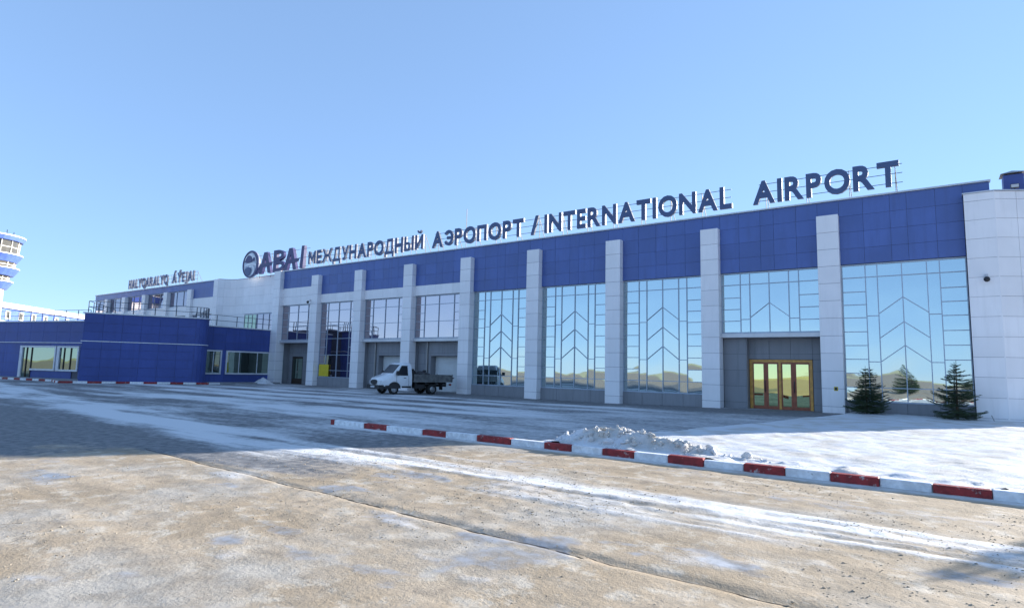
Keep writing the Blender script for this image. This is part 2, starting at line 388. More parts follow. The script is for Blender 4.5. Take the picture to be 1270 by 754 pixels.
# rolling dry steppe far behind the viewer (seen mirrored in the glass)
hx = np.linspace(-1500, 1500, 90); hy = np.linspace(-1600, -260, 30)
HX, HY = [a.ravel() for a in np.meshgrid(hx, hy)]
HZ = -1.0+(5.0*(fbm(HX+2300, HY+400, .006, 2)-.25))*sst(-260, -520, HY)
ii = np.arange(90*30).reshape(30, 90); hq = np.stack([ii[:-1, :-1], ii[:-1, 1:], ii[1:, 1:], ii[1:, :-1]], -1).reshape(-1, 4)
hills = add('hills', grid_mesh('hills', HX, HY, HZ, hq), 'hill_grass'); hills['kind'] = 'structure'

# snow-covered lawn inside the kerb
lx = np.arange(-9.2, 16, .085); ly = np.concatenate([np.arange(-21.34, -17, .06), np.arange(-17, .45, .12)])
LX, LY = [a.ravel() for a in np.meshgrid(lx, ly)]
edge_x = np.interp(LY, [-21.4, -19.6, -15.2, -4.7, -2.2, .5], [-8.6, -8.1, -7.0, -4.75, -3.9, -3.7])
dl = LX-edge_x+.5*(fbm(LX, LY, .9, 3)-.5)
LZ = .13*sst(-.15, .7, dl)-.03+(.07*(fbm(LX, LY, .7, 4)-.5)+.05*(fbm(LX+7, LY, 2.3, 3, .6)-.5))*sst(0, 1, dl)+.022*(fbm(LX, LY, 5.5, 2)-.5)
LZ += .13*sst(-19.6, -20.8, LY)*np.clip(fbm(LX, LY, 2.2, 4)-.46, 0, 1)*2.2*sst(0, 1, dl)
LZ += ground_z(LX, LY)*.9
lq_i = np.arange(len(lx)*len(ly)).reshape(len(ly), len(lx))
lq = np.stack([lq_i[:-1, :-1], lq_i[:-1, 1:], lq_i[1:, 1:], lq_i[1:, :-1]], -1).reshape(-1, 4)
lawn = add('snow_field', grid_mesh('snow_field', LX, LY, LZ, lq), 'snow'); lawn['kind'] = 'structure'

# ------------------------------------------------------------------ terminal building
T = thing('terminal_building', 'long white and blue clad airport terminal with pillars and mirrored glass bays', 'building', (-25, 0, 0))
PX = {i: -4.0976+(i-9)*6 for i in range(1, 10)}
PW = .99
body = MB(); body.slab([(-52.55, 1.75), (2.4, 1.75), (6.0, 2.1), (6.0, 20), (-52.55, 20)], -.4, 10.2)
body.build('core_wall', 'joint', T, (-25, 2, 0))
rf = MB(); rf.slab([(-52.0, .62), (2.3, .62), (2.3, 20), (-52.0, 20)], 10.25, 10.62); rf.build('roof', 'roof_grey', T, (-25, 10, 10.4))
PJ = [-.3, .38, 1.26, 2.13, 3.01, 3.88, 4.77, 5.65, 6.53, 7.41, 8.28, 9.16, 10.066]
def pillar(x, joints=PJ, top=10.066, dep=.74, wd=PW, y0=0.0):
    core = box('pillar', x-wd/2+.02, x+wd/2-.02, y0+.02, y0+dep, -.4, top-.03, 'joint_light', T)
    js = [j for j in joints if j < top-.1]+[top]
    for a, b in zip(js[:-1], js[1:]):
        box('white_panel', x-wd/2, x+wd/2, y0, y0+dep-.02, a+.008, b-.008, 'white_panel', core, .006)
    return core
for i in range(2, 10): pillar(PX[i])
pillar(PX[1]+.02, PJ+[10.9], 10.9, .9, 1.05)

FZ = [7.5, 8.3, 9.15, 10.0, 10.85]
FU = [0, 1.05, 2.18, 2.86, 3.98, 5.01]
fas = MB(); fas.box(-51.6, 2.45, .452, .66, 8.32, 10.83); fas.box(PX[5], 1.45, .452, .66, 7.52, 8.32)
fascia = fas.build('fascia', 'joint', T, (-25, .4, 9.2))
def bpanel(x0, x1, z0, z1, mat='blue_panel', parent=None, y=.42, nm='blue_panel'):
    return box(nm, x0+.006, x1-.006, y, y+.03, z0+.006, z1-.006, mat, parent or fascia)
bays = []
for i in range(1, 10):
    a = PX[i]+PW/2; b = (PX[i+1]-PW/2) if i < 9 else 1.48
    bays.append((i, a, b))
    us = [u/5.01*(b-a) for u in FU]
    z_low = {1: 2, 2: 1, 3: 1, 4: 1}.get(i, 0)
    for k in range(z_low, 4):
        for u, v in zip(us[:-1], us[1:]): bpanel(a+u, a+v, FZ[k], FZ[k+1])
    if i < 9: bpanel(b, b+PW, FZ[3], FZ[4])           # panel over each pillar
    if z_low:                                          # white band under the blue
        for u, v in zip(us[:-1], us[1:]):
            for z0, z1 in ([(7.5, 8.3), (8.3, 9.15)] if z_low == 2 else [(7.5, 8.3)]):
                bpanel(a+u, a+v, z0, z1, 'white_panel', y=.405, nm='white_panel')
bpanel(1.48, 2.47, 10.30, 10.85)
cp = MB(); cp.box(-51.5, 2.52, .33, .70, 10.853, 10.93)
cp.build('coping', 'coping', T, (-25, .4, 10.9))

def pane_mesh(cell, mat):
    """cell = (u0,zb0,zt0,u1,zb1,zt1): a quad pane 16 mm thick around its own centre"""
    k = ('pane', tuple(round(c, 3) for c in cell), mat)
    if k in CACHE: return CACHE[k]
    u0_, b0, t0, u1_, b1, t1 = cell
    cu = (u0_+u1_)/2; cz = (b0+b1+t0+t1)/4
    p = [(u0_-cu, b0-cz), (u1_-cu, b1-cz), (u1_-cu, t1-cz), (u0_-cu, t0-cz)]
    mb = MB(); mb.prism(p, -.008, .008)
    me = mesh_from('pane', mb.v, mb.f); me.materials.append(M[mat]); CACHE[k] = me; return me
def window(parent, x0, verts, cells, bars, z0, z1, wdt, yg=.58, mat='facade_glass', yaw=0, frame='mullion', tilt=.13):
    """curtain wall in the plane y=yg; verts = mullion u, bars = (u0,z0,u1,z1), cells = panes"""
    mb = MB(); t = .042
    mb.box(x0, x0+wdt, yg-.065, yg+.03, z0, z0+.07); mb.box(x0, x0+wdt, yg-.065, yg+.03, z1-.07, z1)
    for u in [.03]+list(verts)+[wdt-.03]: mb.box(x0+u-t/2, x0+u+t/2, yg-.062, yg+.028, z0+.07, z1-.07)
    for (ua, za, ub, zb) in bars:
        dpt = .055 if abs(za-zb) < 1e-6 else .05
        mb.bar((x0+ua, yg-.03, za), (x0+ub, yg-.03, zb), t*.9, dpt)
    wn = mb.build('window', frame, parent, (x0+wdt/2, yg, z0))
    for c in cells:
        cu = (c[0]+c[3])/2; cz = (c[1]+c[2]+c[4]+c[5])/4
        add('pane', pane_mesh(c, mat), None, wn, (x0+cu, yg, cz),
            (rad(R_.gauss(0, tilt)), 0, rad((yaw[0]+(yaw[1]-yaw[0])*cu/wdt if isinstance(yaw, tuple) else yaw)+R_.gauss(0, tilt))))
    return wn
def q(u0_, u1_, zb, zt): return (u0_, zb, zt, u1_, zb, zt)
def big_bay(i, a, b, zb=.66, yaw=0):
    k = (b-a)/5.1
    V = [1.05*k, 1.56*k, 2.58*k, 3.58*k, 4.08*k]; W_ = b-a; zt = 7.49
    rung = [z for z in (1.37, 2.05, 2.74, 3.42, 4.10, 4.80, 5.45, 6.10, 6.82) if z > zb+.2]
    cells = []; bars = []
    for ua, ub in ((0, V[0]), (V[4], W_)):
        zz = [zb]+rung+[zt]
        cells += [q(ua, ub, p, r) for p, r in zip(zz[:-1], zz[1:])]
        bars += [(ua, z, ub, z) for z in rung if z not in (1.37, 6.82)]
    for ua, ub in ((V[0], V[1]), (V[3], V[4])):
        zz = [zb]+[z for z in (1.37, 2.62, 4.88, 6.82) if z > zb+.2]+[zt]
        cells += [q(ua, ub, p, r) for p, r in zip(zz[:-1], zz[1:])]
        bars += [(ua, z, ub, z) for z in zz[1:-1] if z not in (1.37, 6.82)]
    chev = [(4.97, 5.76)] if zb > 2 else [(2.62, 3.42), (3.77, 4.56), (4.97, 5.76)]
    for (ua, ub, side) in ((V[1], V[2], 0), (V[2], V[3], 1)):
        lo = (zb, zb)
        if zb < 1: cells.append(q(ua, ub, zb, 1.37)); lo = (1.37, 1.37)
        for e, ap in chev:
            hi = (e, ap) if side == 0 else (ap, e)
            cells.append((ua, lo[0], hi[0], ub, lo[1], hi[1])); bars.append((ua, hi[0], ub, hi[1])); lo = hi
        cells.append((ua, lo[0], 6.82, ub, lo[1], 6.82)); cells.append(q(ua, ub, 6.82, zt))
    bars += [(.03, 6.82, W_-.03, 6.82)]
    if zb < 1: bars += [(.03, 1.37, W_-.03, 1.37)]
    wn = window(T, a, V, cells, bars, zb, zt, W_, yaw=yaw)
    if zb < 1:
        pl = box('plinth', a, b, .52, .68, -.3, zb-.003, 'joint', T)
        n = 4
        for k2 in range(n):
            box('grey_panel', a+(b-a)*k2/n+.008, a+(b-a)*(k2+1)/n-.008, .49, .518, -.28, zb-.012, 'grey_panel', pl)
def small_bay(i, a, b, zb):
    W_ = b-a; V = [1.0, 2.5, 4.05]; zt = 7.49
    full = [z for z in (1.39, 2.76, 4.22, 5.44, 6.77) if z > zb+.2]
    half = [z for z in (2.05, 3.45, 4.8, 6.1) if z > zb+.2]
    cells = []; bars = [(.03, z, W_-.03, z) for z in full]
    for ua, ub in ((0, V[0]), (V[2], W_)):
        zz = [zb]+sorted(full+half)+[zt]; cells += [q(ua, ub, p, r) for p, r in zip(zz[:-1], zz[1:])]
        bars += [(ua, z, ub, z) for z in half]
    for ua, ub in ((V[0], V[1]), (V[1], V[2])):
        zz = [zb]+full+[zt]; cells += [q(ua, ub, p, r) for p, r in zip(zz[:-1], zz[1:])]
    window(T, a, V, cells, bars, zb, zt, W_, mat='upper_glass')
def ledge(a, b):
    box('ledge', a, b, .34, 1.74, 3.87, 4.10, 'coping', T, .01)
def grey_wall(a, b, y, z0, z1, cols, rows, parent=None):
    wl = box('recess_wall', a, b, y+.03, y+.12, z0, z1, 'joint', parent or T)
    us = cols if isinstance(cols, list) else [a+(b-a)*k/cols for k in range(cols+1)]
    for u, v in zip(us[:-1], us[1:]):
        for p, r in zip(rows[:-1], rows[1:]):
            box('grey_panel', u+.007, v-.007, y, y+.028, p+.007, r-.007, 'grey_panel', wl)
    return wl
GR = [-.3, .35, 1.22, 2.1, 2.98, 3.865]
for i, a, b in bays:
    if i in (5, 6, 7): big_bay(i, a, b)
    elif i == 9: big_bay(i, a, b)
    elif i == 8:
        big_bay(i, a, b, zb=4.11); ledge(a, b)
    elif i == 2:
        small_bay(i, a, b, .76)
        pl = box('plinth', a, b, .52, .68, -.3, .755, 'joint', T)
        for k2 in range(3): box('grey_panel', a+(b-a)*k2/3+.008, a+(b-a)*(k2+1)/3-.008, .49, .518, -.28, .745, 'grey_panel', pl)
    else:
        small_bay(i, a, b, 4.12); ledge(a, b)
for i in (1, 3, 4, 8):
    a, b = bays[i-1][1], bays[i-1][2]
    for x0, x1 in ((a-.30, a-.012), (b+.012, b+.30)): box('recess_cheek', x0, x1, .745, 1.74, -.3, 3.865, 'grey_panel', T)
# solid backing above the recesses, behind the glass
for i in (1, 3, 4, 8):
    a, b = [(p, r) for k, p, r in bays if k == i][0]
    box('spandrel', a, b, .70, 1.74, 4.105, 7.5, 'joint', T)
# entrance recess (bay 8)
a8, b8 = bays[7][1], bays[7][2]
grey_wall(a8, -8.40, .82, -.3, 3.865, 1, GR)
box('recess_cheek', -8.40, -8.36, .83, 1.32, -.3, 3.865, 'grey_panel', T)
grey_wall(-8.36, b8, 1.32, 2.72, 3.865, [-8.36, -7.30, -6.22, -5.16, b8], [2.72, 3.02, 3.865])
grey_wall(-5.16, b8, 1.32, -.3, 2.715, 1, [-.3, .35, 1.22, 2.1, 2.715])
door = MB()
dx0, dx1, dy = -8.34, -5.18, 1.36
for x0, x1 in ((dx0, dx0+.16), (dx1-.14, dx1), (-6.84, -6.72)): door.box(x0, x1, dy-.06, dy+.05, 0.02, 2.70)
door.box(dx0+.16, -6.84, dy-.055, dy+.05, 2.56, 2.70); door.box(-6.72, dx1-.14, dy-.055, dy+.05, 2.56, 2.70)
dr = door.build('entrance_door', 'wood_gold', T, (-6.76, dy, 0))
def leaf(x0, x1, stile_l, stile_r):
    m = MB(); m.box(x0, x0+stile_l, dy-.03, dy+.02, .03, 2.555); m.box(x1-stile_r, x1, dy-.03, dy+.02, .03, 2.555)
    m.box(x0+stile_l, x1-stile_r, dy-.027, dy+.02, .03, .20); m.box(x0+stile_l, x1-stile_r, dy-.027, dy+.02, 2.46, 2.555)
    o = m.build('door_leaf', 'wood_red', dr, ((x0+x1)/2, dy, 1.3))
    box('door_glass', x0+stile_l, x1-stile_r, dy-.012, dy+.004, .20, 2.46, 'door_glass', dr)
leaf(dx0+.165, -7.50, .05, .12); leaf(-7.495, -6.845, .12, .08)
leaf(-6.715, -6.12, .06, .12); leaf(-6.115, dx1-.145, .14, .05)
def handle(x):
    c = bpy.data.curves.new('h', 'CURVE'); m = MB(); n = 10
    pts = [(x+.0, dy-.06-.05*math.sin(math.pi*k/n), .95+.62*k/n) for k in range(n+1)]
    for p, r in zip(pts[:-1], pts[1:]): m.bar(p, r, .035, .035)
    m.bar((x, dy-.03, .96), (x, dy-.065, .96), .03, .03); m.bar((x, dy-.03, 1.56), (x, dy-.065, 1.56), .03, .03)
    m.build('handle', 'dark_metal', dr, (x, dy, 1.25))
handle(-7.54); handle(-6.07)
box('step', a8, b8, .05, 1.3, -.2, .03, 'pavement', T, .01)
# recesses of bays 1, 3, 4
for i in (1, 3, 4):
    a, b = bays[i-1][1], bays[i-1][2]
    if i == 1:
        grey_wall(a, -51.05, 1.55, -.3, 3.865, 1, GR)
        grey_wall(-51.05, -49.35, 1.55, 2.6, 3.865, 1, [2.6, 2.98, 3.865])
        grey_wall(-49.35, b, 1.55, -.3, 3.865, 2, GR)
        d = box('door', -51.02, -49.38, 1.62, 1.70, 0, 2.58, 'door_brown', T, .01)
        for x0 in (-50.92, -50.14): box('door_glass', x0, x0+.66, 1.60, 1.625, .5, 2.4, 'dark_glass', d)
        box('door_handle', -50.23, -50.19, 1.55, 1.62, 1.0, 1.25, 'zinc', d)
    else:
        g0 = a+1.35; g1 = b-.05
        grey_wall(a, g0, 1.05, -.3, 3.865, 2, GR)
        grey_wall(g0, b, 1.05, 2.75, 3.865, 3, [2.75, 2.98, 3.865])
        box('recess_cheek', g0, g0+.04, 1.06, 1.68, -.3, 2.745, 'grey_panel', T)
        gd = box('garage_door', g0+.05, g1, 1.60, 1.68, 0, 2.74, 'garage_white', T)
        for z in (.0, .55, 1.1, 1.65, 2.2):
            box('door_panel', g0+.07, g1-.02, 1.575, 1.598, z+.01, min(z+.55, 2.72)-.01, 'garage_white', gd)
        box('wicket_door', g0+1.9, g1-.45, 1.545, 1.572, .05, 1.95, 'garage_white', gd, .008)
        dp = MB(); dp.bar((a+1.05, .98, -.2), (a+1.05, .98, 3.87), .10, .10); dp.build('downpipe', 'zinc', T, (a+1.05, .98, 1.5))
# end block at the right
EZ = [-.3, .2, 1.09, 1.98, 2.86, 3.75, 4.65, 5.54, 6.42, 7.29, 8.17, 9.04, 9.92, 10.28]
eb = MB(); eb.slab([(1.50, .03), (2.56, .03), (6.05, 2.05), (6.05, 3.0), (1.50, 3.0)], -.4, 10.25)
end = eb.build('end_wall', 'joint_light', T, (3, 1.5, 0))
def wall_panels(parent, p, q_, cols, zs, mat, name, thick=.03, gap=.007):
    p = Vector(p); q_ = Vector(q_); d = q_-p; ln = d.length; ang = math.atan2(d.y, d.x)
    us = cols if isinstance(cols, list) else [ln*k/cols for k in range(cols+1)]
    nrm = Vector((math.sin(ang), -math.cos(ang)))
    for u, v in zip(us[:-1], us[1:]):
        c = p+d*((u+v)/2/ln)+nrm*(thick/2)
        for z0, z1 in zip(zs[:-1], zs[1:]):
            add(name, box_mesh(v-u-2*gap, thick, z1-z0-2*gap, ang, mat, 0), None, parent, (c.x, c.y, (z0+z1)/2))
wall_panels(end, (1.48, .03), (2.56, .03), 1, EZ, 'white_panel', 'white_panel')
wall_panels(end, (2.575, .035), (6.05, 2.05), [0, .9, 2.0, 3.0, 4.0], EZ, 'white_panel', 'white_panel')
ct = MB(); ct.slab([(2.55, .001), (2.590, .004), (2.605, .03), (2.56, .05)], -.3, 10.28); ct.build('corner_trim', 'white_panel', T, (2.57, .02, 5))
cpe = MB(); cpe.slab([(1.44, -.03), (2.60, -.03), (6.12, 2.0), (6.12, 3.05), (1.44, 3.05)], 10.285, 10.34)
cpe.build('coping', 'coping', T, (3, 1, 10.3))
# roof vent
vt = box('roof_vent', 3.05, 3.78, 1.3, 2.05, 10.345, 11.28, 'vent_blue', T, .01)
vc = MB(); vb = [(2.95, 1.2), (3.88, 1.2), (3.88, 2.15), (2.95, 2.15)]
vc.add([(x, y, 11.34) for x, y in vb]+[(3.415, 1.675, 11.56)], [(0, 1, 4), (1, 2, 4), (2, 3, 4), (3, 0, 4), (3, 2, 1, 0)])
vc.box(3.25, 3.58, 1.5, 1.85, 11.28, 11.36); vc.build('vent_cap', 'zinc', vt, (3.4, 1.67, 11.4))

# concave link wall and left wing
link = [(-63.1, .02), (-62.75, .55), (-62.3, 1.0), (-61.6, 1.28), (-60.2, 1.32), (-52.5, 1.32)]
lk = MB(); lk.slab([(x, y+.04) for x, y in link]+[(-52.5, 3), (-63.1, 3)], 3.5, 10.86)
lkw = lk.build('link_wall', 'joint_light', T, (-58, 2, 4))
for p, r in zip(link[:-1], link[1:]):
    ln = math.hypot(r[0]-p[0], r[1]-p[1])
    if ln > 5:
        wall_panels(lkw, p, r, 6, [7.05, 8.0, 8.95, 9.9, 10.86], 'white_panel', 'white_panel')
        wall_panels(lkw, (p[0], p[1]), (p[0]+.55, r[1]), 1, [4.6, 5.6, 7.05], 'white_panel', 'white_panel')
    else: wall_panels(lkw, p, r, 1, [4.6, 5.6, 7.05, 8.0, 8.95, 9.9, 10.86], 'white_panel', 'white_panel')
ck = MB(); ck.slab([(x, y-.06) for x, y in link]+[(-52.5, 3), (-63.1, 3)], 10.865, 10.93); ck.build('coping', 'coping', T, (-58, 2, 10.9))
window(lkw, -59.6, [.75, 1.5, 2.3], [q(0, .75, 5.0, 6.1), q(0, .75, 6.1, 7.0), q(.75, 1.5, 5.0, 6.1), q(.75, 1.5, 6.1, 7.0), q(1.5, 2.3, 5.0, 7.0)], [(.03, 6.1, 1.5, 6.1)], 5.0, 7.0, 2.3, yg=1.30, mat='dark_glass', frame='white_frame')
window(lkw, -57.2, [1.1, 2.2, 3.3], [q(k*1.1, k*1.1+1.1, 5.0, 7.0) for k in range(4)], [], 5.0, 7.0, 4.4, yg=1.30, mat='wing_glass')
LX0, LX1 = -96.4, -63.1
lw = MB(); lw.box(LX0, LX1, .55, 18, -.4, 10.6); wing = lw.build('wing_wall', 'joint', T, (-80, 9, 0))
LP = [-63.5, -69.25, -75.0, -80.75, -86.5, -92.0]
for k, x in enumerate(LP): pillar(x, [-.3, 3, 4.2, 5.4, 6.6, 7.8, 9.0, 10.1], 10.1 if k else 10.9, .6, .9)
for k, x in enumerate(LP):
    x1 = x-.45; x0 = LP[k+1]+.45 if k+1 < len(LP) else LX0
    n = 4; wd = (x1-x0)/n
    for j in range(n):
        xa, xb = x0+j*wd, x0+(j+1)*wd
        bpanel(xa, xb, 10.1, 10.82, 'blue_panel', wing, .30)
        if k == 0:
            bpanel(xa, xb, 9.05, 10.1, 'blue_panel', wing, .30); bpanel(xa, xb, 7.15, 9.05, 'white_panel', wing, .30, 'white_panel')
        else:
            bpanel(xa, xb, 7.15, 8.25, 'white_panel', wing, .30, 'white_panel')
        bpanel(xa, xb, 4.4, 5.4, 'white_panel', wing, .30, 'white_panel')
    if k < 5:
        bpanel(LP[k+1]-.45, LP[k+1]+.45, 10.1, 10.82, 'blue_panel', wing, .30)
    W_ = x1-x0; vs_ = [W_/3, 2*W_/3]
    window(wing, x0, vs_, [q(a, b, 5.4, 7.1) for a, b in zip([0]+vs_, vs_+[W_])], [], 5.4, 7.12, W_, yg=.46, mat='wing_glass')
    if k: window(wing, x0, vs_, [q(a, b, 8.27, 10.08) for a, b in zip([0]+vs_, vs_+[W_])], [], 8.27, 10.09, W_, yg=.46, mat='wing_glass')
cl = MB(); cl.box(LX0-.1, LX1-.35, .2, .6, 10.825, 10.91); cl.build('coping', 'coping', T, (-80, .4, 10.85))

# ------------------------------------------------------------------ annex
A = thing('annex_building', 'low dark blue panelled annex with rounded corner block and rooftop railing', 'building', (-57, -6, 0))
K_, L_ = (-50.55, -7.2), (-55.0, -14.8)
def poly_wall(name, pts, z0, z1, mat='joint', parent=A):
    m = MB(); m.slab(pts, z0, z1); c = np.mean(np.array(pts), 0); return m.build(name, mat, parent, (c[0], c[1], z0))
# return wall with two windows
w1 = poly_wall('side_wall', [(-52.63, .55), (-60, .55), (-60, -8.2), (-52.63, -8.2)], -.4, 5.02)
AZ = [-.3, .78, 1.5, 2.2, 2.98, 3.7, 4.4, 5.05]
wins = [(-6.95, -4.70), (-4.30, .08)]
def side_cols(y0, y1, zs, n):
    wall_panels(w1, (-52.63, y0), (-52.63, y1), n, zs, 'annex_blue', 'blue_panel')
side_cols(-8.1, .55, [-.3, .78], 7); side_cols(-8.1, .55, [2.98, 3.7, 4.4, 5.05], 7)
for y0, y1 in ((-8.1, -6.95), (-4.70, -4.30), (.08, .55)): side_cols(y0, y1, [.78, 1.5, 2.2, 2.98], 1)
def side_window(x, y0, y1, z0, z1, mull):
    m = MB(); t = .13
    m.box(x-.02, x+.10, y0, y1, z0, z0+t); m.box(x-.02, x+.10, y0, y1, z1-t, z1)
    m.box(x-.02, x+.097, y0, y0+t, z0+t, z1-t); m.box(x-.02, x+.097, y1-t, y1, z0+t, z1-t)
    for u in mull: m.box(x-.02, x+.05, y0+u-.03, y0+u+.03, z0+t, z1-t)
    wn = m.build('window', 'white_frame', A, (x, (y0+y1)/2, z0))
    us = [t]+mull+[y1-y0-t]
    for u, v in zip(us[:-1], us[1:]): box('pane', x+.0, x+.012, y0+u, y0+v, z0+t, z1-t, 'dark_glass', wn)
side_window(-52.62, *wins[0], .80, 2.96, [1.5]); side_window(-52.62, *wins[1], .80, 2.96, [1.3, 3.1])
c1 = MB(); c1.box(-60, -52.53, -8.0, .5, 5.06, 5.16); c1.build('coping', 'white_stripe', A, (-56, -4, 5.1))
# corner block with rounded edge
dv = Vector(K_)-Vector(L_); dv.normalize(); nv = Vector((dv.y, -dv.x))       # outward (towards the apron)
Rr = .9
Kc = Vector(K_)-dv*Rr-nv*Rr
arc = [Kc+nv*Rr*math.cos(t)+dv*Rr*math.sin(t) for t in [rad(a) for a in (0, 18, 36, 54, 72, 90, 105)]]
blk = [Vector(L_)]+arc+[Vector((-57, -4.5)), Vector((-62, -10.2))]
ins = [(p.x-nv.x*.03, p.y-nv.y*.03) for p in blk]
bw = poly_wall('corner_block', ins, -.4, 5.5)
BZ1 = [-.3, .55, 1.25, 1.95, 2.65, 3.27]; BZ2 = [3.33, 4.05, 4.75, 5.5]
for zs in (BZ1, BZ2):
    wall_panels(bw, L_, tuple(arc[0]), 6, zs, 'annex_blue', 'blue_panel', .03)
    for p, r in zip(arc[:-1], arc[1:]): wall_panels(bw, tuple(p), tuple(r), 1, zs, 'annex_blue', 'blue_panel', .03, .002)
def offs(pts, d):
    c = Vector(np.mean(np.array([tuple(p) for p in pts]), 0)); return [tuple(p+(p-c).normalized()*d) for p in pts]
m = MB(); m.slab(offs(blk, .10), 3.272, 3.328); m.build('stripe', 'white_stripe', A, (-57, -9, 3.3))
m = MB(); m.slab(offs(blk, .14), 5.51, 5.60); m.build('coping', 'white_stripe', A, (-57, -9, 5.55))
# left wall
W0, W1 = Vector((-60.0, -11.9)), Vector((-88.0, -19.6))
ld = (W1-W0).normalized(); ln_ = Vector((ld.y, -ld.x))
if ln_.y > 0: ln_ = -ln_
lwp = [W1, W0, W0-ln_*8, W1-ln_*8]
lwall = poly_wall('left_wall', [tuple(p-ln_*.03) for p in lwp], -.4, 5.2)
# window positions along the wall, measured from W1 towards W0 (u = distance from W1)
LEN = (W0-W1).length
def at_u(u): return W1+(W0-W1)*(u/LEN)
def lpan(u0_, u1_, zs, n): wall_panels(lwall, tuple(at_u(u0_)), tuple(at_u(u1_)), n, zs, 'annex_blue', 'blue_panel')
def ray_u(px):
    """distance along the left wall hit by the sight line through picture column px"""
    d = fw+rt*((px-635)/FPX)+up*((377-440)/FPX); d = Vector((d.x, d.y)); s = W0-W1; o = Vector((CAM.x, CAM.y))-W1
    den = d.x*(-s.y)-d.y*(-s.x)
    # o + t d = k s
    k = (d.x*o.y-d.y*o.x)/(d.x*s.y-d.y*s.x); return k*LEN
ud0, ud1, uw0, uw1 = ray_u(26), ray_u(70.5), ray_u(72), ray_u(99)
print('left wall u', ud0, ud1, uw0, uw1, LEN)
LZt = [3.33, 4.25, 5.2]
lpan(0, LEN, LZt, 16); lpan(0, ud0, [-.3, .5, 1.4, 2.3, 3.27], 8); lpan(uw1, LEN, [-.3, .5, 1.4, 2.3, 3.27], 1)
lpan(ud0+1.6, LEN-3, [-.3, .72], 4); lpan(ud0, uw1, [3.02, 3.27], 4); lpan(ud1, uw0, [.72, 3.02], 1)
m = MB()
for a_, b_ in ((0, LEN),):
    p, r = at_u(a_)+ln_*.05, at_u(b_)+ln_*.05; m.bar((p.x, p.y, 3.30), (r.x, r.y, 3.30), .14, .055, 0, (0, 0, 1))
m.build('stripe', 'white_stripe', A, (-75, -16, 3.3))
m = MB(); m.slab([tuple(W1+ln_*.12), tuple(W0+ln_*.12), tuple(W0-ln_*8), tuple(W1-ln_*8)], 5.21, 5.32); m.build('coping', 'white_stripe', A, (-75, -14, 5.25))
def lw_window(u0_, u1_, z0, z1, mulls, has_door):
    ang = math.atan2((W0-W1).y, (W0-W1).x); t = .16
    def B(mb, ua, ub, za, zb, d0, d1):
        p, r = at_u(ua), at_u(ub)
        q0 = [p+ln_*d0, r+ln_*d0, r+ln_*d1, p+ln_*d1]
        mb.slab([tuple(x) for x in q0], za, zb)
    m = MB()
    B(m, u0_, u1_, z1-t, z1, .02, .14); B(m, u0_, u0_+t*2.2, z0-(.8 if has_door else 0), z1-t, .02, .137); B(m, u1_-t, u1_, z0, z1-t, .02, .137)
    if has_door: B(m, u0_+1.6, u1_-t, z0, z0+t, .02, .14)
    else: B(m, u0_+t*2.2, u1_-t, z0, z0+t, .02, .14)
    c = at_u((u0_+u1_)/2); wn = m.build('window', 'white_frame', A, (c.x, c.y, z0))
    us = [u0_+t*2.2]+mulls+[u1_-t]
    for k, (a_, b_) in enumerate(zip(us[:-1], us[1:])):
        pm = MB(); low = -.05 if (has_door and b_ <= u0_+1.65) else z0+t
        B(pm, a_+.04, b_-.04, low, z1-t, .022, .034); cc = at_u((a_+b_)/2); pm.build('pane', 'dark_glass', wn, (cc.x, cc.y, 1.5))
        pm = MB(); B(pm, b_-.045, b_+.045, low, z1-t, .021, .09); pm.build('window_post', 'door_brown', wn, (cc.x, cc.y, 1.5))
lw_window(ud0, ud1, .74, 3.0, [ud0+.9, ud0+1.6], True)
lw_window(uw0, uw1, .74, 3.0, [uw0+.9, uw0+(uw1-uw0)*.62], False)
# rooftop railings
def railing(pts, z, h=.95, sp=1.6, nm='roof_railing'):
    base = pts[0]; m = MB()
    P3 = [Vector((p[0], p[1], z)) for p in pts]
    for hh in (h, h*.5):
        for p, r in zip(P3[:-1], P3[1:]): m.bar(p+Vector((0, 0, hh)), r+Vector((0, 0, hh)), .038, .038, 0, (0, 0, 1))
    rl = m.build(nm, 'rail_metal', A, (base[0], base[1], z))
    for p, r in zip(P3[:-1], P3[1:]):
        n = max(1, int((r-p).length/sp))
        for k in range(n+1):
            c = p.lerp(r, k/n); mm = MB(); mm.box(-.025, .025, -.025, .025, 0, h-.03)
            key = ('post', h)
            if key not in CACHE:
                me = mesh_from('post', mm.v, mm.f); me.materials.append(M['rail_metal']); CACHE[key] = me
            add('post', CACHE[key], None, rl, (c.x, c.y, z))
railing([(-52.75, .4), (-52.75, -7.2)], 5.16)
bi = [Vector(L_)*.0+p for p in blk]
cb = Vector(np.mean(np.array([tuple(p) for p in blk]), 0))
railing([tuple(cb+(p-cb)*.97) for p in [blk[-1]]+blk[:8]+[blk[8]]], 5.60, .9, 1.3)
railing([tuple(at_u(0)-ln_*.15), tuple(at_u(LEN-1.5)-ln_*.15)], 5.32)

